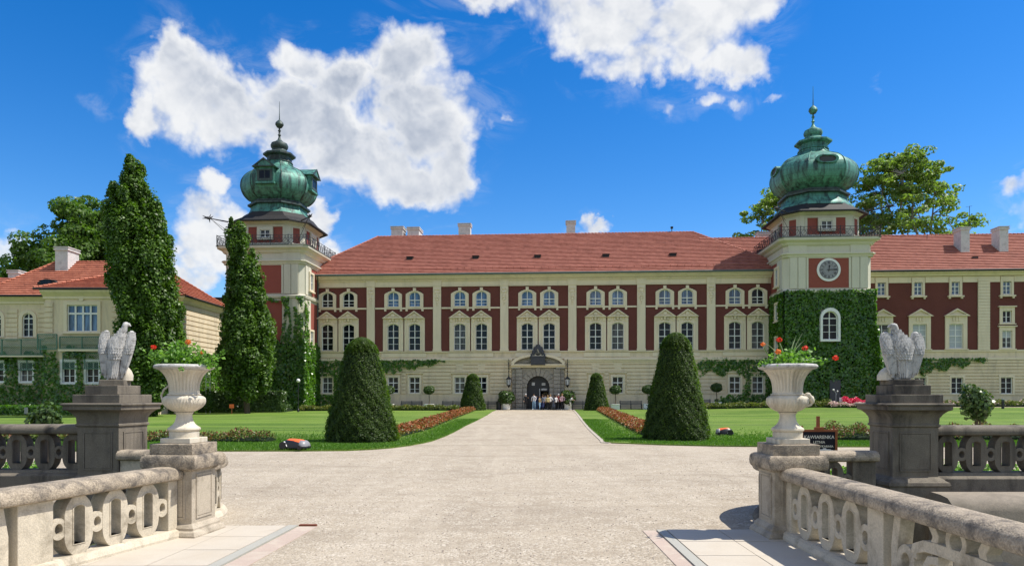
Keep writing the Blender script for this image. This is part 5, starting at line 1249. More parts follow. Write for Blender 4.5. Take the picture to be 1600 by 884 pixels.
# clipped yew cones
def cone(label, x, y, hgt, rb, n, size, rt=.34, group='clipped yew cones'):
    z0 = gz(x, y)+.04; T = Thing('yew_cone', label, 'topiary', (x, y, z0), 'O', 0, group); lv = Leaves()
    def rad(t): return rb*(rt+(1-rt)*(1-t)**.95) * (1 if t < .88 else math.sqrt(max(0, 1-((t-.88)/.12)**2))*.98+.02) * (1 if t > .06 else .93+.07*t/.06)
    g = MB(); g.lathe([(max(.01, rad(t)*.9), t*hgt*.97) for t in np.linspace(0, 1, 24)], 40, rf=lambda r, z, a: r*(1+.02*math.sin(a*7+z*5)+.02*math.sin(a*13-z*9))); T.part('inner_mass', g, M['ivy_dark'])
    t = 1-np.sqrt(RNG.uniform(0, 1, n)); t = np.where(RNG.random(n) < .12, RNG.uniform(.84, 1, n), t); a = RNG.uniform(0, 2*PI, n); r = np.array([rad(v) for v in t])
    lump = 1+.03*np.sin(a*5+t*13)+.03*np.sin(a*11-t*31)+.02*np.sin(a*23+t*50+3*np.sin(a*3)); r = r*lump*RNG.uniform(.92, 1.02, n)*np.where(RNG.random(n) < .05, RNG.uniform(1.0, 1.09, n), 1)
    p = np.stack([r*np.cos(a), r*np.sin(a), t*hgt], 1); nr = np.stack([np.cos(a), np.sin(a), .5+(t > .85)*1.5], 1)
    lv.add(p, nr, size, .5, .1, .5, 0, up=np.stack([np.cos(a)*.8, np.sin(a)*.8, a*0+.5], 1))
    T.leaves('foliage', lv, M['yew']); return T
dl_ = 27.4; cone('big dark yew cone on the left lawn corner, lime green along its right edge', (565-800)/FPX*dl_, dl_, 4.05, 1.42, 56000, .07)
dr2 = 28.6; cone('big dark yew cone on the right lawn corner, right of the path', (1056-800)/FPX*dr2, dr2, 4.35, 1.36, 56000, .07)
x, y = P2W(-9.2, 74.5); cone('small distant yew cone left of the entrance path end', x, y, 3.9, 1.4, 12000, .17)
x, y = P2W(3.9, 74.5); cone('small distant yew cone right of the entrance path end', x, y, 3.95, 1.32, 12000, .17)

def bed(name, label, cat, pts, w, h, n, size, mats, up=.6, flower=None, clumpy=.5, seed=0):
    """low strip of planting along a centre line (world)"""
    f, Ln = path_map(pts); x0, y0 = pts[0]; lv = Leaves(); rng = np.random.default_rng(seed+5)
    s = rng.uniform(0, Ln, n); o = rng.uniform(-w/2, w/2, n); q = np.array([f(a, b, 0) for a, b in zip(s, o)])
    hm = h*(.45+.55*np.sqrt(np.maximum(0, 1-(2*o/w)**2)))*(1+clumpy*(.5*np.sin(s*2.3+o*2)+.5*np.sin(s*5.1-o*3))*.5)
    z = hm*rng.uniform(.15, 1, n)**.5; p = q.copy(); p[:, 2] = z+np.array([gz(a, b) for a, b in q[:, :2]])+.03
    mi = np.zeros(n, int)
    if len(mats) > 1: mi = ((z/np.maximum(hm, .01) > .62) & (rng.random(n) < (flower or .6))).astype(int)
    lv.add(p, np.stack([o*.5/w, o*0-.2, o*0+up], 1), size, .7, .1, .7); lv.mi[-1] = mi
    T = Thing(name, label, cat, (x0, y0, gz(x0, y0)), 'W'); g = MB(); g.sweep(pts, [(-w*.46, -.2), (-w*.42, h*.3), (0, h*.55), (w*.42, h*.3), (w*.46, -.2)])
    for i, v in enumerate(g.v): g.v[i] = (v[0], v[1], v[2]+gz(v[0], v[1]))
    T.part('inner_mass', g, M['ivy_dark']); T.leaves('foliage', lv, [M[m] for m in mats]); return T
bed('flower_bed', 'long strip of reddish bedding plants running from the left big yew cone towards the door', 'flower bed', [(-5.45, 29.5), (-4.95, 36), (-4.9, 43), (-4.75, 52), (-4.5, 62), (-4.35, 72)], 1.35, .42, 16000, .11, ['bedding_g', 'bedding'], flower=.8, seed=1)
bed('flower_bed', 'strip of orange red bedding plants from the right big yew cone towards the door', 'flower bed', [(6.4, 31.5), (7.0, 40), (7.7, 50), (8.4, 60), (9.2, 71)], 1.35, .42, 16000, .11, ['bedding_g', 'bedding'], flower=.8, seed=2)
bed('rose_bed', 'rose bed with bronze shoots along the front of the left lawn', 'flower bed', [(-22, 27.9), (-17.5, 27.6), (-13, 27.5), (-9.3, 27.2)], 1.1, .42, 7000, .085, ['rose', 'brownleaf'], flower=.35, clumpy=.9, seed=3)
bed('rose_bed', 'rose bed with bronze shoots along the front of the right lawn beside the eagle pedestal', 'flower bed', [(12.5, 28.2), (15, 28.4), (19, 28.4), (23, 28.4)], 1.2, .6, 8000, .085, ['rose', 'brownleaf'], flower=.35, clumpy=.9, seed=4)
def pbed(name, label, cat, x0, x1, y, w, h, n, size, mats, **k):
    m = max(2, int((x1-x0)/4)+1); pts = [P2W(x0+(x1-x0)*i/(m-1), y) for i in range(m)]; return bed(name, label, cat, pts, w, h, n, size, mats, **k)
pbed('ground_cover', 'low grey green planting below the left half of the palace', 'plants', -27.5, -10.5, 73.2, 1.3, .55, 7000, .17, ['rose', 'bedding_g'], flower=.3, seed=6)
pbed('ground_cover', 'low grey green planting below the right half of the palace', 'plants', 9.5, 34.0, 73.0, 1.3, .6, 9000, .17, ['rose', 'bedding_g'], flower=.3, seed=7)
pbed('ground_cover', 'pale low planting along the foot of the right wing', 'plants', 37, 62, 77, 1.5, .7, 7000, .17, ['rose', 'blush'], flower=.2, seed=8)
pbed('ground_cover', 'low dark planting at the foot of the left corner tower', 'plants', -46, -28, 71.5, 2.0, .8, 8000, .18, ['laurel'], seed=9)
pbed('flower_bed', 'bright pink and red flowers at the foot of the clock tower', 'flower bed', 28.2, 33.4, 72.6, 1.2, .95, 3000, .15, ['pink'], seed=10)
pbed('flower_bed', 'pale pink flowers in front of the red ones below the clock tower', 'flower bed', 26.6, 31.8, 71.6, .9, .55, 2400, .13, ['rose', 'blush'], flower=.8, seed=11)
def shrub(name, label, x, y, r, h, n, size, mat, cat='shrub', stem=0., group=None, rz=0, z=None):
    z0 = gz(x, y) if z is None else z; T = Thing(name, label, cat, (x, y, z0), 'O', rz, group); lv = Leaves()
    for k in range(9):
        a = random.random()*6.3; q = r*.55*random.random()**.5; clump(lv, (q*math.cos(a), q*math.sin(a), stem+h*random.uniform(.3, .68)), (r*.52, r*.52, h*.36), n//9, size)
    g = MB()
    for k in range(5):
        a = k*1.3; g.tube([(.02*math.cos(a), .02*math.sin(a), -.1), (.05*math.cos(a), .05*math.sin(a), stem+h*.1), (r*.5*math.cos(a), r*.5*math.sin(a), stem+h*.6)], [.025, .02, .008], 5)
    T.part('stem', g, M['bark']); T.leaves('foliage', lv, M[mat]); return T
for X, Y, r, h, lab in ((25.0, 72.9, .9, 1.3, 'rounded grey green shrub behind the right urn at the clock tower foot'), (26.9, 73.2, .6, .9, 'smaller rounded shrub beside the pink flowers below the clock tower')):
    x, y = P2W(X, Y); shrub('round_shrub', lab, x, y, r, h, 1800, .15, 'rose')
shrub('standard_rose', 'standard rose with dark head behind the far right balustrade', (1528-800)/FPX*17, 17, .42, .95, 1700, .09, 'laurel', 'rose', 1.2)
shrub('standard_rose', 'leafy rose bush behind the far left balustrade', (73-800)/FPX*17.5, 17.5, .48, .85, 1500, .1, 'laurel', 'rose', .85)
for i, (px, d, lab) in enumerate(((1320, 13.4, 'bright green plant seen through the curved right balustrade'), (1345, 13.6, 'bright green plant close behind the curved right balustrade by the eagle pedestal'), (1500, 14.2, 'low plant behind the far right balustrade left of the standard rose'), (1560, 14, 'low plant behind the far right balustrade right of the standard rose'), (30, 14.6, 'low plant behind the far left balustrade at the picture edge'), (60, 14.3, 'low plant seen through the far left balustrade'))):
    shrub('low_plant', lab, (px-800)/FPX*d, d, .42, .55, 700, .08, 'potleaf', 'plant')

# ------------------------------------------------------------------ ivy
def ivy(label, panels, dens, size, pos, frame='P', cat='ivy'):
    """panels: (origin, u vector, outward normal, polygon test fn(u, z), u range, z range, bulge fn)"""
    T = Thing('ivy', label, 'ivy', pos, frame); lv = Leaves()
    for (o, u, nrm, test, ur, zr, bulge) in panels:
        n = int((ur[1]-ur[0])*(zr[1]-zr[0])*dens); U = RNG.uniform(*ur, n); Z = RNG.uniform(*zr, n)
        k = np.array([test(a, b) for a, b in zip(U, Z)], bool) if test else np.ones(n, bool); U, Z = U[k], Z[k]; n = len(U)
        B = np.array([bulge(a, b) for a, b in zip(U, Z)])+RNG.uniform(.0, .16, n)+.05*np.sin(U*3.1+Z*2.2)
        o_, u_, n_ = map(np.array, (o, u, nrm)); p = o_+U[:, None]*u_+B[:, None]*n_; p[:, 2] += Z
        lv.add(p, np.tile(n_+np.array((0, 0, .35)), (n, 1)), size, .85, .15, .45)
    T.leaves('foliage', lv, M['ivy']); return T
hb = 4.45
def holes(*hs): return lambda u, z: not any(a < u < b and c < z < d for a, b, c, d in hs)
cR = 27.95; yF = 79.8-hb
fl = lambda u, z: .18+(max(0, 7.8-z)*.055 if u > 0 else max(0, 7.8-z)*.03)
Tc = ivy('dense ivy covering the lower half of the clock tower up to its ledge',
  [((cR, yF, 0), (1, 0, 0), (0, -1, 0), holes((-.95, .95, 7.35, 10.75), (-.1, 1.05, -1, 3.3)), (-4.5, 4.7), (.2, 12.75), fl),
   ((cR-hb, 79.8, 0), (0, 1, 0), (-1, 0, 0), holes((-2.95, -1.65, 9.7, 11.8), (-2.95, -1.65, 5.8, 8.2)), (-4.6, .1), (.2, 12.6), lambda u, z: .15),
   ((cR+hb, 79.8, 0), (0, 1, 0), (1, 0, 0), None, (-4.8, 1.5), (.2, 12.8), lambda u, z: .15+max(0, 8.2-z)*.17),
   ((cR+hb-.3, yF-.15, 0), (.7, -.1, 0), (.5, -.6, .1), None, (-.2, 1.0), (.2, 9.0), lambda u, z: .1+max(0, 8.2-z)*.14)], 95, .26, (cR, yF-.3, 0))
g = MB()
for x0, x1 in ((-4.6, -.95), (.95, 4.6)): g.box(cR+x0, cR+x1, yF-.16, yF+.1, 3.4, 12.7)
g.box(cR-.95, cR+.95, yF-.16, yF+.1, 3.4, 7.3); g.box(cR-.95, cR+.95, yF-.16, yF+.1, 10.8, 12.7); g.box(cR-4.6, cR-.1, yF-.3, yF+.1, 0, 3.4); g.box(cR+1.05, cR+4.6, yF-.3, yF+.1, 0, 3.4)
g.loft([[(cR+hb-.1, yF-.2-e*.3, z), (cR+hb+.1+e, yF-.1-e*.3, z), (cR+hb+.1+e, 80, z), (cR+hb-.1, 80, z)] for z, e in ((0, 1.4), (8.2, .05), (12.7, .02))])
Tc.part('understorey', g, M['ivy_dark'])
cL = -32.45
def lt(u, z):
    if z < 7.9+.4*math.sin(u*2.2)+.3*math.sin(u*5): return True
    if z < 12.6 and u > 1.9:
        w = .18+.12*math.sin(z*1.7); 
        if u > 3.5-.25*(z-8)/4*0: return math.sin(z*2.3+u*4)*.5+.9-(z-8)*.16 > .2
        return abs(u-(2.6+.5*math.sin(z*.8))) < w or abs(u-(2.2+.15*(z-8))) < .14
    return z > 12.0 and u > -4 and math.sin(u*3+z*5) > .2
Tl = ivy('ivy climbing the left corner tower, its right flank bright green in the sun',
  [((cL, yF, 0), (1, 0, 0), (0, -1, 0), lt, (-4.5, 4.5), (.2, 12.6), lambda u, z: .16),
   ((cL+hb, 79.8, 0), (0, 1, 0), (1, 0, 0), lambda u, z: (z < 7.6+.25*math.sin(u*4)) or (u < -3.5 and z < 12.2 and math.sin(z*3+u*3) > -.6-.02*z+ (z-8)*.12) and not (-2.95 < u < -1.6 and 7.1 < z < 9.2), (-4.6, .1), (.2, 12.2), lambda u, z: .22), ((cL+hb-.25, yF-.12, 0), (.7, -.1, 0), (.5, -.6, .1), lambda u, z: z < 8.2+.3*math.sin(z*5+u*4), (-.3, .75), (.2, 8.6), lambda u, z: .1)], 95, .26, (cL, yF-.3, 0))
g = MB(); g.box(cL-4.5, cL+4.6, yF-.14, yF+.1, 0, 7.5); g.box(cL+hb-.1, cL+hb+.2, yF-.1, 80, 0, 7.2); Tl.part('understorey', g, M['ivy_dark'])
# on the main facade
gh = [(h[0]-.12, h[1]+.12, h[2]-.1, 4.05) for h in holesG]
def fac(x0, f_):
    return lambda u, z: f_(u+x0, z) and not any(a < u+x0 < b and c < z < d for a, b, c, d in gh)
def wisp(x, z, xa, xb, z1, droop):
    k = max(0, (x-xa)/(xb-xa)); return 5.95 > z > z1+(k**1.2)*(5.6-z1)+droop*math.sin(x*3.1)*.5+.3*math.sin(x*7.7)*(1-k)
Ti = ivy('dark ivy on the palace corner beside the left tower', [((-28, YF-.1, 0), (1, 0, 0), (0, -1, 0), fac(-28, lambda x, z: (x < -25.4+.5*math.sin(z*2) and not (-26.2 < x < -24.9 and 4.1 < z < 4.9)) or (x < -21.5 and z > 4.3+.4*math.sin(x*3)) or z < 1.6 and x < -22.5), (0, 8), (.2, 5.95), lambda u, z: .08)], 85, .24, (-25, YF-.1, 0))
ivy('thin ivy streamer trailing right below the left cornice', [((-21, YF-.2, 0), (1, 0, 0), (0, -1, 0), fac(-21, lambda x, z: wisp(x, z, -20.8, -13.2, 4.3, .35)), (0, 8), (3.8, 5.9), lambda u, z: .05)], 110, .22, (-19.5, YF-.2, 0))
ivy('dark ivy on the palace corner beside the clock tower', [((14.2, YF-.1, 0), (1, 0, 0), (0, -1, 0), fac(14.2, lambda x, z: (x > 20.3+.4*math.sin(z*2.3) and not (21.3 < x < 22.7 and 4.1 < z < 4.4)) or (x > 17.9-.6*(z < 1.4) and z < 1.9+.35*math.sin(x*3)) or (x > 15.6-.3*math.sin(z*4) and z > 4.25+.35*math.sin(x*2.7)) or (x > 14.4 and 4.6+.1*math.sin(x*5) < z < 4.95)), (0, 9.3), (.2, 5.95), lambda u, z: .08)], 85, .24, (20, YF-.1, 0))
ivy('ivy streamer trailing right along the cornice of the right wing', [((32.6, YW-.2, 0), (1, 0, 0), (0, -1, 0), lambda u, z: (u < 3.4 and z < 5.9) or wisp(u+32.6, z, 35.5, 46.5, 3.6, .5), (0, 14), (.4, 5.9), lambda u, z: .06)], 90, .24, (36, YW-.2, 0))
lgh = [(x-.75, x+.75, 2.75, 5.1) for x in b0x]+[(x-.75, x+.75, 2.8, 5.2) for x in w0]
def lbi(x, z):
    if any(a < x < b and c < z < d for a, b, c, d in lgh): return False
    return z < 3.4 or math.sin(x*2.1+z*1.3)+math.sin(x*5.3-z*2.9)*.7+ (4.6-z)*.9 > -1.0
Tg = ivy('dark ivy over the ground floor of the garden building', [((-56, YA-.05, 0), (1, 0, 0), (0, -1, 0), lambda u, z: lbi(u-56, z), (0, -56-bx0 if False else bx0+56), (.1, 5.9), lambda u, z: .1),
   ((bx0, YB-.05, 0), (1, 0, 0), (0, -1, 0), lambda u, z: lbi(u+bx0, z), (0, bx1-bx0), (.1, 6.2), lambda u, z: .12),
   ((xr, 66, 0), (0, 1, 0), (1, 0, 0), lambda u, z: z < 5.9+.4*math.sin(u*2), (0, 9), (.1, 6.4), lambda u, z: .15),
   ((bx1, YA-.05, 0), (1, 0, 0), (0, -1, 0), None, (0, xr-bx1), (.1, 6.2), lambda u, z: .12)], 80, .24, (-42, YB-.1, 0), 'W')
ivy('ivy on the shaded linking wall between garden building and tower', [((-35.5, 77.9, 0), (1, 0, 0), (0, -1, 0), lambda u, z: z < 6 or math.sin(u*2+z)+math.sin(u*3.7-z*1.6) > -.2, (0, 4.3), (.1, 12.2), lambda u, z: .12)], 80, .26, (-33, 77.8, 0), 'W')
# clipped hedge joining the garden building and the left tower
def hedge(label, x0, x1, y, w, h, n, size, mat='laurel'):
    T = Thing('hedge', label, 'hedge', ((x0+x1)/2, y, 0), 'W'); g = MB(); g.box(x0+.1, x1-.1, y-w/2+.1, y+w/2-.1, -.2, h-.1); T.part('inner_mass', g, M['ivy_dark'])
    lv = Leaves()
    for (cnt, ax) in ((n, 'f'), (n//3, 't'), (n//10, 's')):
        u = RNG.uniform(x0, x1, cnt); v = RNG.uniform(0, 1, cnt)
        if ax == 'f': p = np.stack([u, y-w/2+RNG.normal(0, .05, cnt), v*h], 1); nr = (0, -1, .4)
        elif ax == 't': p = np.stack([u, y-w/2+v*w, h+RNG.normal(0, .05, cnt)], 1); nr = (0, 0, 1)
        else: p = np.stack([x1+RNG.normal(0, .05, cnt), y-w/2+RNG.uniform(0, 1, cnt)*w, v*h], 1); nr = (1, 0, .3)
        lv.add(p, np.tile(np.array(nr, float), (cnt, 1)), size, .8, .1, .5)
    T.leaves('foliage', lv, M[mat])
hedge('clipped hedge running between the garden building and the left tower', -30.6, -22.6, 69.8, 1.6, 2.2, 5000, .22)
hedge('dark hedge along the foot of the garden building', -55, -32.0, 61.4, 1.2, .9, 6000, .2, 'ivy')

# ================================================================== SMALL THINGS BY THE PALACE
def ball_tree(label, X, Y, r=.62):
    x, y = P2W(X, Y); T = Thing('potted_tree', label, 'potted tree', (x, y, gz(x, y)), 'O', -TH, 'clipped ball trees in white tubs along the palace'); lv = Leaves()
    clump(lv, (0, 0, 2.2), (r, r, r*.75), 1300, .14); clump(lv, (0, 0, 2.2), (r*.6, r*.6, r*.5), 300, .2); clump(lv, (.1, 0, 2.4), (r*.8, r*.8, r*.5), 500, .14)
    T.leaves('crown', lv, M['laurel']); g = MB(); g.tube([(0, 0, .3), (.06, 0, 1.1), (0, 0, 2.0)], [.05, .045, .04], 6); T.part('trunk', g, M['bark'])
    g = MB(); steps(g, [(.42, 0), (.46, .06), (.46, .55), (.5, .6), (.5, .66), (.42, .66)]); T.part('tub', g, M['white'], bevel=.01)
    return T
for X, Y, lab in ((-19.0, 77.6, 'ball tree in a white tub beside the left big yew cone'), (-14.5, 77.6, 'ball tree in a white tub between two benches left of the door'), (-21.2, 77.8, 'ball tree in a tub half hidden by the left big yew cone'),
                  (5.9+.2, 77.8, 'ball tree just right of the small right yew cone'), (9.6, 77.6, 'ball tree in a tub next to the right big yew cone'), (16.9, 77.3, 'dark ball tree in front of the ivy right of the right big yew cone')):
    ball_tree(lab, X, Y)
def pot_bush(label, X, Y, r=1.0):
    x, y = P2W(X, Y); T = Thing('potted_bush', label, 'potted bush', (x, y, gz(x, y)+.01), 'O', -TH, 'large laurels in white pots either side of the door'); lv = Leaves()
    for k in range(10): a = k*.63; clump(lv, (r*.45*math.cos(a), r*.45*math.sin(a), 1.35+.4*math.sin(k*2.1)), (r*.5, r*.5, .45), 200, .2)
    T.leaves('foliage', lv, M['laurel']); g = MB(); g.tube([(0, 0, .4), (0, 0, 1.2)], [.07, .05], 6); T.part('trunk', g, M['bark'])
    g = MB(); g.lathe([(.3, 0), (.42, .1), (.45, .5), (.5, .62), (.5, .7), (.42, .7)], 20); T.part('pot', g, M['white'], smooth=True)
pot_bush('big laurel bush in a white pot left of the entrance door', -5.9, 78.2); pot_bush('big laurel bush in a pot right of the door behind the visitors', .9, 78.3)
def bench(label, X, Y, col='bench_wood'):
    x, y = P2W(X, Y); T = Thing('park_bench', label, 'bench', (x, y, gz(x, y)), 'O', -TH, 'benches standing along the palace front')
    g = MB()
    for k in range(4): g.box(-1.25, 1.25, -.25+k*.13, -.15+k*.13, .43, .47)
    T.part('seat', g, M[col]); g = MB()
    for k in range(3): g.box(-1.25, 1.25, .27, .31, .58+k*.14, .68+k*.14)
    T.part('backrest', g, M[col])
    for xx in (-1.15, 0, 1.15):
        g = MB(); g.box(xx-.03, xx+.03, -.25, -.2, 0, .62); g.box(xx-.03, xx+.03, .27, .33, 0, 1.02); g.box(xx-.03, xx+.03, -.25, .3, .38, .43); g.box(xx-.03, xx+.03, -.27, .28, .6, .64); T.part('leg', g, M['iron'])
for X, lab in ((-16.7, 'grey bench under the windows between the two leftmost ball trees'), (-12.0, 'grey bench immediately left of the small left yew cone'), (-8.0, 'grey bench between the small left yew cone and the litter bin'), (2.6, 'dark bench left of the small right yew cone'), (7.9, 'long dark bench between the two small ball trees on the right'), (15.4, 'dark bench end showing right of the right big yew cone')):
    bench(lab, X, 78.6)
x, y = P2W(-6.75, 78.3); T = Thing('litter_bin', 'dark litter bin left of the door beside the potted laurel', 'bin', (x, y, gz(x, y)), 'O'); g = MB(); g.lathe([(.2, 0), (.26, .05), (.28, .85), (.3, .9), (.24, .92)], 16); T.part('body', g, M['iron']); g = MB(); g.lathe([(.2, .925), (.22, .95), (.1, 1.0), (.02, 1.01)], 16); T.part('lid', g, M['iron'])
def wall_lantern(label, X):
    T = Thing('wall_lantern', label, 'lantern', (X, YF, 3), 'P', 0, 'hanging lanterns flanking the door'); g = MB(); y = YF-.75
    g.tube([(X, YF, 5.7), (X, y-.1, 5.85), (X, y, 5.5)], .04, 6); g.tube([(X, YF, 4.9), (X, y, 5.6)], .03, 5)
    for k in range(9): g.lathe([(.03, 3.9+k*.19), (.09, 3.98+k*.19), (.03, 4.06+k*.19)], 6, (X, y))
    T.part('bracket', g, M['iron'])
    g = MB(); g.lathe([(.08, 3.92), (.32, 3.68), (.3, 3.62)], 6, (X, y)); g.lathe([(.2, 2.95), (.24, 3.0), (.1, 2.82), (.05, 2.7), (.02, 2.65)], 6, (X, y))
    for k in range(6): a = k*PI/3; g.tube([(X+.21*math.cos(a), y+.21*math.sin(a), 2.98), (X+.29*math.cos(a), y+.29*math.sin(a), 3.64)], .02, 4)
    T.part('cage', g, M['iron']); g = MB(); g.lathe([(.19, 2.99), (.27, 3.63)], 6, (X, y)); T.part('glass', g, M['offwhite'])
wall_lantern('black hanging wall lantern left of the entrance door', PC-3.3); wall_lantern('black hanging wall lantern right of the entrance door', PC+3.3)
# globe lamp post beside the left tower, smaller twin by the clock tower
x = (466-800)/FPX*70; T = Thing('lamp_post', 'thin black lamp post with a white globe before the left tower ivy', 'street lamp', (x, 70, gz(x, 70)), 'O')
g = MB(); g.lathe([(.12, 0), (.1, .3), (.04, .4), (.035, 2.95), (.08, 3.0)], 10); T.part('pole', g, M['iron']); g = MB(); g.ell((0, 0, 3.16), (.19, .19, .19), 16, 10); T.part('globe', g, M['white'], smooth=True)
x = (1306-800)/FPX*71; T = Thing('lamp_post', 'small two headed lamp in the shade by the clock tower door', 'street lamp', (x, 71, gz(x, 71)), 'O')
g = MB(); g.tube([(0, 0, 0), (0, 0, 1.5), (-.2, 0, 1.75)], .035, 6); g.tube([(0, 0, 1.2), (.15, 0, 1.6)], .03, 5); T.part('pole', g, M['greyplastic']); g = MB(); g.ell((-.24, 0, 1.82), (.11, .11, .09), 10, 6); T.part('lamp_head', g, M['white']); g = MB(); g.ell((.17, 0, 1.68), (.08, .08, .08), 10, 6); T.part('lamp_head', g, M['white'])
x = (1314-800)/FPX*70.6; T = Thing('small_sign', 'small white plate among the flowers below the clock tower', 'sign', (x, 70.6, gz(x, 70.6)), 'O'); g = MB(); g.box(-.03, .03, -.02, .02, 0, .7); T.part('post', g, M['iron']); g = MB(); g.box(-.17, .17, -.04, -.02, .6, 1.05); T.part('plate', g, M['white'])
x = (362-800)/FPX*64; T = Thing('small_sign', 'little orange sign on a stake under the leaning hornbeam', 'sign', (x, 64, gz(x, 64)), 'O'); g = MB(); g.box(-.02, .02, -.02, .02, 0, .7); T.part('post', g, M['wood']); g = MB(); g.box(-.2, .2, -.04, -.02, .6, .95); T.part('plate', g, M['orange'])
x = (41-800)/FPX*60.5; T = Thing('small_sign', 'pale plate standing at the hedge foot before the garden building', 'sign', (x, 60.5, 0), 'O'); g = MB(); g.box(-.02, .02, -.02, .02, 0, .4); T.part('post', g, M['iron']); g = MB(); g.box(-.15, .15, -.04, -.02, .25, .8); T.part('plate', g, M['greyplastic'])
x = (1567-800)/FPX*66; T = Thing('bollard_light', 'short dark bollard light on the right lawn near the wing', 'bollard', (x, 66, gz(x, 66)+.04), 'O'); g = MB(); g.lathe([(.12, 0), (.12, .75)], 12); T.part('body', g, M['iron']); g = MB(); g.lathe([(.14, .8), (.14, .9), (.03, .95)], 12); g.lathe([(.1, .75), (.1, .8)], 12); T.part('cap', g, M['lead'])
x = (325-800)/FPX*67.5; T = Thing('trellis_ladder', 'narrow white metal trellis with climbing leaves by the garden building corner', 'trellis', (x, 67.5, 0), 'O')
g = MB(); g.tube([(-.2, 0, 0), (-.2, 0, 4.7)], .03, 5); g.tube([(.2, 0, 0), (.2, 0, 4.2)], .03, 5)
for k in range(8): g.tube([(-.2, 0, .6+k*.5), (.2, 0, .6+k*.5)], .025, 4)
T.part('frame', g, M['white']); lv = Leaves(); clump(lv, (0, 0, 1.3), (.4, .3, 1.2), 500, .2); clump(lv, (-.1, 0, 5.0), (.5, .4, .9), 400, .2); T.leaves('foliage', lv, M['linden'])
# robot mowers
def mower(label, x, y, rz, s=1.0):
    T = Thing('robot_mower', label, 'robot mower', (x, y, gz(x, y)+.06), 'O', rz, 'robot lawn mowers')
    def shell(z0, z1, a, b, k=1.0, nose=.35):
        rr = []
        for t in np.linspace(0, 1, 7):
            z = z0+(z1-z0)*t; e = math.sqrt(max(.02, 1-(t*k)**2)); rr.append([(a*e*math.cos(q)*(1 if math.cos(q) > 0 else 1.0), b*e*math.copysign(abs(math.sin(q))**.7, math.sin(q)), z+.05*(1-math.cos(q))*t*nose) for q in np.linspace(0, 2*PI, 28, endpoint=False)])
        return rr
    g = MB(); g.loft(shell(.05, .27, .47*s, .3*s, .8)); T.part('body', g, M['blackplastic'], smooth=True)
    g = MB(); rr = shell(.14, .31, .42*s, .24*s, .85); g.loft([[(p[0]+.03, p[1], p[2]) for p in r] for r in rr]); T.part('top_cover', g, M['orange'], smooth=True)
    g = MB(); g.loft([[(p[0]*.35+.3*s, p[1]*.95, p[2]*.9+.01) for p in r] for r in shell(.1, .29, .45*s, .27*s, .85)]); T.part('front_bumper', g, M['greyplastic'], smooth=True)
    for sy in (-1, 1):
        g = MB(); g.tube([(-.24*s, sy*.27*s, .25), (-.12*s, sy*.305*s, .1)], [.035, .012], 6); T.part('side_trim', g, M['white'])
        for sx in (-.27, .3):
            g = MB(); r_ = .13 if sx < 0 else .07; g.loft([[(sx*s+r_*math.cos(q), sy*yy*s, r_+r_*math.sin(q)) for q in np.linspace(0, 2*PI, 14, endpoint=False)] for yy in (.22, .315)]); T.part('wheel', g, M['blackplastic'])
mower('orange topped robot mower parked at the front edge of the left lawn', (461-800)/FPX*23.4, 23.45, R(-14), 1.05)
mower('black robot mower with orange top out on the right lawn', (1132-800)/FPX*31.5, 31.5, R(168), .85)
# cafe board on an easel
bx_ = (1278-800)/FPX*14.2; T = Thing('cafe_board', 'black cafe board with chalk lettering on a brown wooden easel', 'sign board', (bx_, 14.2, 0), 'O', R(-2))
g = MB()
for s in (-1, 1): g.tube([(s*.36, -.05, 0), (s*.33, .0, 1.3)], .022, 5)
g.tube([(0, .45, 0), (0, .02, 1.38)], .022, 5); g.box(-.03, .03, -.03, .02, .5, 1.5); g.box(-.38, .38, -.08, -.02, .5, .55); g.box(-.09, .09, -.09, -.01, 1.22, 1.27); T.part('easel', g, M['wood'])
g = MB(); g.ring([(-.38, .55), (.38, .55), (.38, 1.22), (-.38, 1.22)], [(-.335, .595), (.335, .595), (.335, 1.175), (-.335, 1.175)], -.075, -.035); T.part('frame', g, M['wood'])
g = MB(); g.box(-.335, .335, -.06, -.04, .595, 1.175); bd = T.part('board', g, M['blackboard'])
def text(body, x, z, size, mat, par, y=-.062, name='lettering', bold=0.0):
    c = bpy.data.curves.new(name, 'FONT'); c.body = body; c.size = size; c.align_x = 'CENTER'; c.extrude = .0006; c.offset = bold
    t = bpy.data.objects.new(name, c); COL.objects.link(t); me = bpy.data.meshes.new_from_object(t.evaluated_get(bpy.context.evaluated_depsgraph_get())); bpy.data.objects.remove(t)
    me.materials.clear(); me.materials.append(mat); o = link(bpy.data.objects.new(name, me), par); o.location = (x, y, z); o.rotation_euler = (PI/2, 0, 0); return o
text('KAWIARENKA', .0, 1.03, .098, M['chalk'], bd, bold=.0012); text('LETNIA', .0, .93, .075, M['chalk'], bd, bold=.001); text('STORCZYKARNIA', .03, .845, .066, M['chalk'], bd, bold=.001)
g = MB(); g.prism([(-.02, .62), (.29, .62), (.29, .79), (.25, .79), (.24, .805), (.16, .805), (.135, .83), (.09, .83), (.07, .805), (.0, .805), (-.02, .78)], -.066, -.06); pp = T.part('paper_notice', g, M['white'], bd)
g = MB()
for k, (a, b) in enumerate(((.05, .22), (.03, .25), (.06, .2))): g.box(a, b, -.068, -.0665, .735-k*.03, .742-k*.03)
T.part('print', g, M['greyplastic'], pp); T.o.scale = (.95, .95, .95)

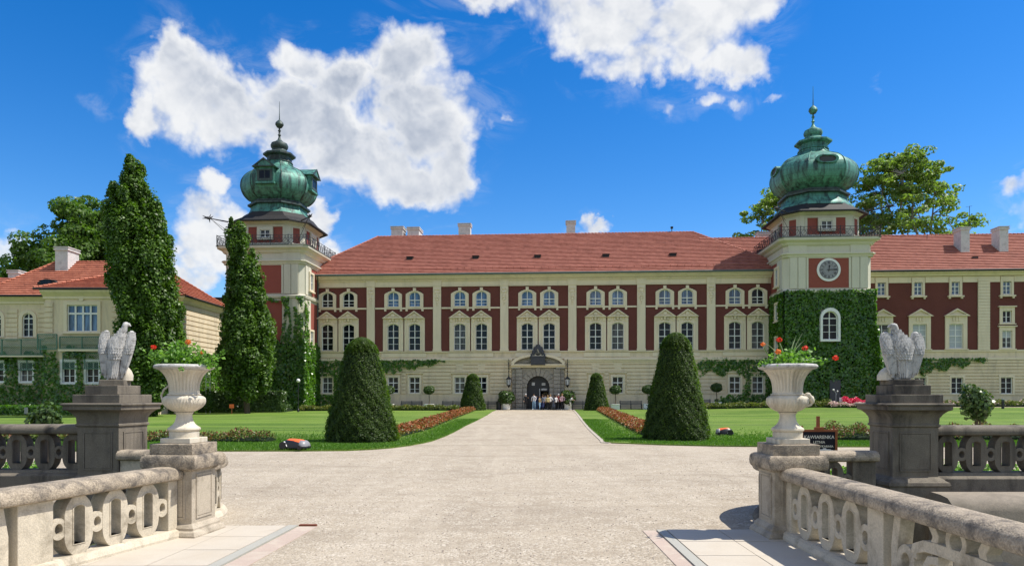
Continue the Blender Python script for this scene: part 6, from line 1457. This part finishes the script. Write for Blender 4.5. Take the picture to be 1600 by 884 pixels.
# ================================================================== PEOPLE AT THE DOOR
def person(label, X, Y, hgt, rz, top, legs, hair, skin=(.5, .3, .2), sitting=False, lean=0, skirt=False, arm=(0, 0), bag=None, step=.08):
    x, y = P2W(X, Y); z0 = gz(x, y)+(.02 if Y > 77.9 else .02); root = bpy.data.objects.new('person', None); 
    s = hgt/1.72; v = [(0, 0, .93), (0, 0, 1.12), (0, -.0-lean*.15, 1.33), (0, -lean*.2, 1.45), (0, -lean*.25-.01, 1.53), (0, -lean*.28-.015, 1.62), (0, -lean*.28, 1.68)]
    rr = [(.15, .11), (.13, .1), (.17, .11), (.07, .06), (.055, .055), (.085, .1), (.06, .075)]; e = [(0,1),(1,2),(2,3),(3,4),(4,5),(5,6)]
    for k, sd in enumerate((-1, 1)):
        b = len(v); fy = step*sd*(1 if k else 1)
        v += [(sd*.09, 0, .86), (sd*.095, fy*.4-.02, .5), (sd*.1, fy, .1), (sd*.1, fy-.05, .04), (sd*.1, fy-.14, .03)]; rr += [(.1, .1), (.065, .07), (.045, .05), (.04, .05), (.035, .03)]
        e += [(0, b), (b, b+1), (b+1, b+2), (b+2, b+3), (b+3, b+4)]
        b = len(v); a = arm[k]; sh = -lean*.17
        el = (sd*.25, sh-.05-.1*a, 1.14+.06*a); ha = (sd*(.24-.1*a), sh-.1-.32*a, .9+.42*a)
        v += [(sd*.19, sh, 1.38), el, ha, (ha[0], ha[1]-.03*a-.01, ha[2]-.09+.08*a)]; rr += [(.055, .055), (.042, .042), (.03, .03), (.035, .022)]; e += [(2, b), (b, b+1), (b+1, b+2), (b+2, b+3)]
    me = bpy.data.meshes.new('person'); me.from_pydata([tuple(c*s for c in p) for p in v], e, []); o = bpy.data.objects.new('body_tmp', me); COL.objects.link(o)
    sk = o.modifiers.new('skin', 'SKIN'); sk.use_smooth_shade = True
    for i, d in enumerate(me.skin_vertices[0].data): d.radius = (rr[i][0]*s, rr[i][1]*s); d.use_root = (i == 0)
    ss = o.modifiers.new('sub', 'SUBSURF'); ss.levels = ss.render_levels = 1
    dg = bpy.context.evaluated_depsgraph_get(); m2 = bpy.data.meshes.new_from_object(o.evaluated_get(dg)); bpy.data.objects.remove(o); m2.name = 'person'
    key = lambda c: pmat(c)
    for mm in (pmat(skin), pmat(top), pmat(legs), pmat((.7, .7, .68) if random.random() < .5 else (.04, .04, .04))): m2.materials.append(mm)
    for p in m2.polygons:
        c = p.center/s; 
        far = abs(c.x) > .21 and c.z < 1.0 or (c.y < -.33)
        p.material_index = 3 if c.z < .09 else (0 if far else (2 if c.z < (.95) else (1 if c.z < 1.47 else 0)))
    o = bpy.data.objects.new('person', m2); COL.objects.link(o); bpy.data.objects.remove(root)
    o.location = (x, y, z0); o.rotation_euler = (0, 0, -TH+rz); tag(o, label, 'person', 'visitors gathered in front of the door')
    g = MB(); g.ell((0, (-lean*.28+.02)*s, 1.655*s), (.1*s, .115*s, .105*s), 10, 7)
    if hair[1]: g.ell((0, (-lean*.26+.075)*s, 1.5*s), (.09*s, .05*s, .17*s), 8, 6)
    g.v = [q for q in g.v]; h_ = build('hair', g, pmat(hair[0]), o, smooth=True)
    if bag:
        g = MB(); g.box(-.15*s, .15*s, .11*s, .26*s, 1.02*s, 1.42*s); build('backpack', g, pmat(bag), o, bevel=.04)
    if skirt:
        g = MB(); g.lathe([(.15*s, 1.0*s), (.2*s, .8*s), (.27*s, .35*s), (.28*s, .33*s)], 14); build('skirt', g, pmat(legs), o, smooth=True)
    return o
PM = {}
def pmat(c):
    c = tuple(c)
    if c not in PM: PM[c] = surf('cloth', c, .85, .1, 4, 30, 0)
    return PM[c]
blk, nav, wht, jean, lj, pnk, gry, yel = (.015, .015, .018), (.02, .03, .09), (.7, .68, .68), (.06, .1, .2), (.25, .4, .55), (.65, .42, .45), (.18, .2, .24), (.65, .55, .28)
br, bl_, gr, blo = (.07, .035, .02), (.012, .01, .01), (.5, .5, .5), (.35, .22, .1)
def PXp(px): u = (px-800)/FPX; return 78.4*(u*CT-ST)/(CT+ST*u)
ppl = [
 (822, 1.76, .3, blk, blk, (gr, 0), dict(arm=(.1, 1)), 'person dressed in black with grey hair holding a white sheet, leftmost of the group'),
 (834.5, 1.8, -.2, wht, lj, (bl_, 0), dict(arm=(.1, .3)), 'tall person in a pale shirt and light jeans with dark hair'),
 (838.5, 1.62, .4, nav, jean, (bl_, 1), dict(), 'person in navy top and jeans half behind the tall pale shirted one'),
 (843.5, 1.5, 1.0, (.3, .22, .12), lj, (br, 1), dict(arm=(.5, .2)), 'short person in a brown top and light blue jeans'),
 (848, 1.62, -.6, gry, nav, (br, 1), dict(skirt=True), 'person in a grey top and long navy skirt'),
 (852, 1.66, .2, wht, blk, (bl_, 0), dict(bag=nav), 'person in a white top and black trousers with a navy backpack'),
 (856, 1.6, 3.3, yel, blk, (blo, 1), dict(bag=(.6, .5, .25)), 'person seen from behind in a yellow top with a sand coloured backpack'),
 (860, 1.68, .5, wht, blk, (blo, 0), dict(arm=(.2, .5)), 'fair haired person in a white shirt and black trousers'),
 (866, 1.62, -1.0, gry, gry, (bl_, 1), dict(skirt=True), 'person in a long grey dress'),
 (869, 1.6, .8, wht, blk, (br, 1), dict(arm=(.8, .2)), 'person in a white top raising a hand beside the grey dress'),
 (872.5, 1.74, -.3, (.3, .06, .07), blk, (gr, 0), dict(), 'grey haired person in a dark red jacket'),
 (876, 1.7, 2.6, wht, nav, (blo, 1), dict(bag=pnk), 'person in a white jacket with a pink backpack'),
 (878.5, 1.78, .1, pnk, blk, (blo, 1), dict(arm=(.3, .3)), 'tall person with fair hair in a pale pink jacket'),
 (882.5, 1.66, -.8, wht, blk, (gr, 0), dict(arm=(.4, .1)), 'person in a white blouse and black trousers with grey hair'),
 (886.5, 1.58, .9, (.2, .2, .3), nav, (bl_, 0), dict(), 'person in a slate blue top and navy trousers'),
 (891, 1.6, 1.2, wht, (.5, .48, .42), (bl_, 0), dict(lean=1.1, arm=(.7, .6)), 'person in white leaning forward, rightmost of the group')]
for i, (px, hh, rz, tp, lg, hr, kw, lab) in enumerate(ppl):
    person(lab, PXp(px), 77.6+.45*((i*7) % 3), hh, rz, tp, lg, hr, **kw)

# ================================================================== SKY, SUN, CAMERA
EXPO = 0.42
SUN_AZ = R(1.5); SUN_EL = R(59)   # azimuth ahead of straight right, elevation
sd = Vector((math.cos(SUN_AZ)*math.cos(SUN_EL), math.sin(SUN_AZ)*math.cos(SUN_EL), math.sin(SUN_EL)))
su = bpy.data.lights.new('sun', 'SUN'); su.energy = 4.6; su.angle = R(.53); su.color = (1, .95, .87)
so = bpy.data.objects.new('sun', su); COL.objects.link(so); so.rotation_euler = (-sd).to_track_quat('-Z', 'Y').to_euler(); so.location = (40, -20, 60)
wd = bpy.data.worlds.new('World'); SC.world = wd; wd.use_nodes = True; nt = wd.node_tree; nt.nodes.clear()
out = nt.nodes.new('ShaderNodeOutputWorld'); bg = nt.nodes.new('ShaderNodeBackground'); bg.inputs[1].default_value = .14; L(nt, bg.outputs[0], out.inputs[0])
sky = nt.nodes.new('ShaderNodeTexSky'); sky.sky_type = 'NISHITA'; sky.sun_disc = False; sky.sun_elevation = SUN_EL; sky.sun_rotation = math.atan2(sd.x, sd.y)
sky.air_density = 1.0; sky.dust_density = .25; sky.ozone_density = 3.2; sky.altitude = 200
hs = nt.nodes.new('ShaderNodeHueSaturation'); hs.inputs['Saturation'].default_value = 1.42; hs.inputs['Value'].default_value = .93; hs.inputs['Hue'].default_value = .508; L(nt, sky.outputs[0], hs.inputs['Color'])
tc = nt.nodes.new('ShaderNodeTexCoord'); dirv = tc.outputs['Generated']
sx = nt.nodes.new('ShaderNodeSeparateXYZ'); L(nt, dirv, sx.inputs[0])
az = mth(nt, 'ARCTAN2', sx.outputs[0], sx.outputs[1]); el = mth(nt, 'ARCSINE', sx.outputs[2])
cb = nt.nodes.new('ShaderNodeCombineXYZ'); L(nt, az, cb.inputs[0]); L(nt, el, cb.inputs[1]); ae = cb.outputs[0]
def vm(op, a, b):
    m = nt.nodes.new('ShaderNodeVectorMath'); m.operation = op
    for i, v in enumerate((a, b)):
        if isinstance(v, tuple): m.inputs[i].default_value = v
        else: L(nt, v, m.inputs[i])
    return m
CL = [(265,70,44,52),(300,130,90,75),(350,175,120,75),(470,105,55,50),(480,190,130,75),(540,140,80,60),(640,95,72,68),(655,180,115,90),(560,235,140,65),(640,280,90,50),(700,250,60,80),(792,180,22,18,.4),(235,180,40,45),(160,165,30,16,.1),(700,310,30,30,.5),(600,5,30,14,0),
      (840,-20,130,50),(950,30,150,75),(1080,30,125,90),(1140,95,65,45),(1000,95,110,45),(1160,0,75,60),(1050,160,34,26,.35),(1110,155,36,20,.3),(1155,160,30,22,.35),(1200,150,26,14,.15),(760,5,90,36,.8),
      (340,285,34,30,.8),(320,330,55,45,.8),(350,375,90,60),(510,345,34,38),(300,425,60,32,.7),(280,385,40,30,.5),(505,390,35,25),
      (0,385,90,46,.85),(18,347,30,14,.5),(40,410,50,24,.4),(1600,285,55,32,.8),(1620,330,60,48,.8),(925,361,42,14),(1388,118,9,16,.0),(1590,350,30,24,.4)]
def blobs(vec):
    acc = None
    for cx, cy, rx, ry, *wt in CL:
        a = math.atan((cx-800)/FPX); e_ = math.atan((HZ-cy)/math.hypot(FPX, cx-800)); k = math.cos(a)
        s = vm('SUBTRACT', vec, (a, e_, 0)); s = vm('MULTIPLY', s.outputs[0], (FPX/rx/k/k, FPX/ry/k/math.cos(e_)**2, 0)); d = vm('DOT_PRODUCT', s.outputs[0], s.outputs[0])
        v = mth(nt, 'SUBTRACT', wt[0] if wt else 1.0, d.outputs['Value'])
        if acc is None: acc = v
        else:
            m = nt.nodes.new('ShaderNodeMath'); m.operation = 'SMOOTH_MAX'; L(nt, acc, m.inputs[0]); L(nt, v, m.inputs[1]); m.inputs[2].default_value = .25; acc = m.outputs[0]
    return acc
def dens(off):
    d2 = vm('ADD', dirv, off).outputs[0] if off else dirv
    w = nt.nodes.new('ShaderNodeTexNoise'); w.inputs['Scale'].default_value = 6; w.inputs['Detail'].default_value = 3; L(nt, d2, w.inputs['Vector'])
    ws = vm('MULTIPLY', vm('SUBTRACT', w.outputs[1], (.5, .5, .5)).outputs[0], (.06, .06, .06)); v = vm('ADD', d2, ws.outputs[0]).outputs[0]
    n1 = noise(nt, v, 11, 9, .56); vo = nt.nodes.new('ShaderNodeTexVoronoi'); vo.feature = 'SMOOTH_F1'; vo.inputs['Scale'].default_value = 24; vo.inputs['Smoothness'].default_value = .6; vo.inputs['Detail'].default_value = 3; vo.inputs['Roughness'].default_value = .6; L(nt, v, vo.inputs['Vector'])
    f = mth(nt, 'ADD', mth(nt, 'MULTIPLY', mth(nt, 'SUBTRACT', n1, .5), 3.0), mth(nt, 'MULTIPLY', mth(nt, 'SUBTRACT', .42, vo.outputs['Distance']), 1.1)); return f
ws0 = nt.nodes.new('ShaderNodeTexNoise'); ws0.inputs['Scale'].default_value = 8; ws0.inputs['Detail'].default_value = 8; ws0.inputs['Roughness'].default_value = .62; L(nt, dirv, ws0.inputs['Vector'])
ws1 = nt.nodes.new('ShaderNodeTexNoise'); ws1.inputs['Scale'].default_value = 24; ws1.inputs['Detail'].default_value = 4; L(nt, dirv, ws1.inputs['Vector'])
ae2 = vm('ADD', ae, vm('MULTIPLY', vm('SUBTRACT', ws1.outputs[1], (.5, .5, .5)).outputs[0], (.045, .045, 0)).outputs[0]).outputs[0]
aew = vm('ADD', ae2, vm('MULTIPLY', vm('SUBTRACT', ws0.outputs[1], (.5, .5, .5)).outputs[0], (.085, .085, 0)).outputs[0]).outputs[0]
B0 = blobs(aew); F0 = dens(None); F1 = dens((sd.x*.03, sd.y*.0, sd.z*.022))
# unseen cumulus behind the viewer, added as neutral fill light for the facade
gen = mth(nt, 'SUBTRACT', mth(nt, 'MULTIPLY', noise(nt, dirv, 2.6, 3, .5), 5.5), 2.35)
back = mth(nt, 'MULTIPLY', mth(nt, 'SUBTRACT', mth(nt, 'ABSOLUTE', az), .9), 3, clamp=True)
gen = mth(nt, 'ADD', gen, mth(nt, 'MULTIPLY', mth(nt, 'SUBTRACT', back, 1.0), 12.))
Bm = mth(nt, 'MAXIMUM', mth(nt, 'MAXIMUM', B0, -2.5), gen)
D0 = mth(nt, 'ADD', mth(nt, 'ADD', mth(nt, 'MULTIPLY', mth(nt, 'MINIMUM', Bm, .9), 1.6), .16), mth(nt, 'MULTIPLY', F0, .72))
def sm(v, a, b):
    m = nt.nodes.new('ShaderNodeMapRange'); m.interpolation_type = 'SMOOTHSTEP'; m.inputs[1].default_value = a; m.inputs[2].default_value = b; L(nt, v, m.inputs[0]); return m.outputs[0]
w_ = noise(nt, vm('MULTIPLY', dirv, (1, 1, 2.2)).outputs[0], 9, 9, .66, 1.2)
wisp_ = mth(nt, 'MULTIPLY', mth(nt, 'MULTIPLY', sm(w_, .46, .7), sm(B0, -1.5, .4)), .2)
alpha = mth(nt, 'MAXIMUM', sm(D0, -.3, .9), wisp_)
lit = mth(nt, 'SUBTRACT', F0, F1)
# a broad shadow side: thick middles and bases are greyer
base_ = mth(nt, 'MULTIPLY', sm(D0, .6, 1.5), sm(noise(nt, vm('MULTIPLY', dirv, (1, 1, 1.6)).outputs[0], 3.6, 2, .5), .36, .64))
shade = mth(nt, 'SUBTRACT', mth(nt, 'ADD', .92, mth(nt, 'MULTIPLY', lit, .3)), mth(nt, 'MULTIPLY', base_, .68), clamp=True)
cc = ramp(nt, shade, [(.2, (2.2, 2.5, 3.05)), (.6, (3.5, 3.7, 4.05)), (1.0, (4.9, 4.95, 5.0))])
fin = mix(nt, mth(nt, 'MULTIPLY', alpha, .97), hs.outputs[0], cc); L(nt, fin, bg.inputs[0])
wd.cycles.sampling_method = 'MANUAL'; wd.cycles.sample_map_resolution = 256
cam = bpy.data.cameras.new('camera'); co = bpy.data.objects.new('camera', cam); COL.objects.link(co); co.location = (0, 0, H); co.rotation_euler = (PI/2, 0, 0)
cam.sensor_width = 36; cam.lens = 36*FPX/1600; cam.shift_y = (HZ-442)/1600; cam.clip_start = .1; cam.clip_end = 3000; SC.camera = co
vs = SC.view_settings; vs.view_transform = 'Standard'; vs.look = 'None'; vs.gamma = 1; vs.exposure = EXPO; vs.use_curve_mapping = False; SC.display_settings.display_device = 'sRGB'
SC.cycles.max_bounces = 6; SC.cycles.transparent_max_bounces = 4; SC.cycles.use_denoising = True
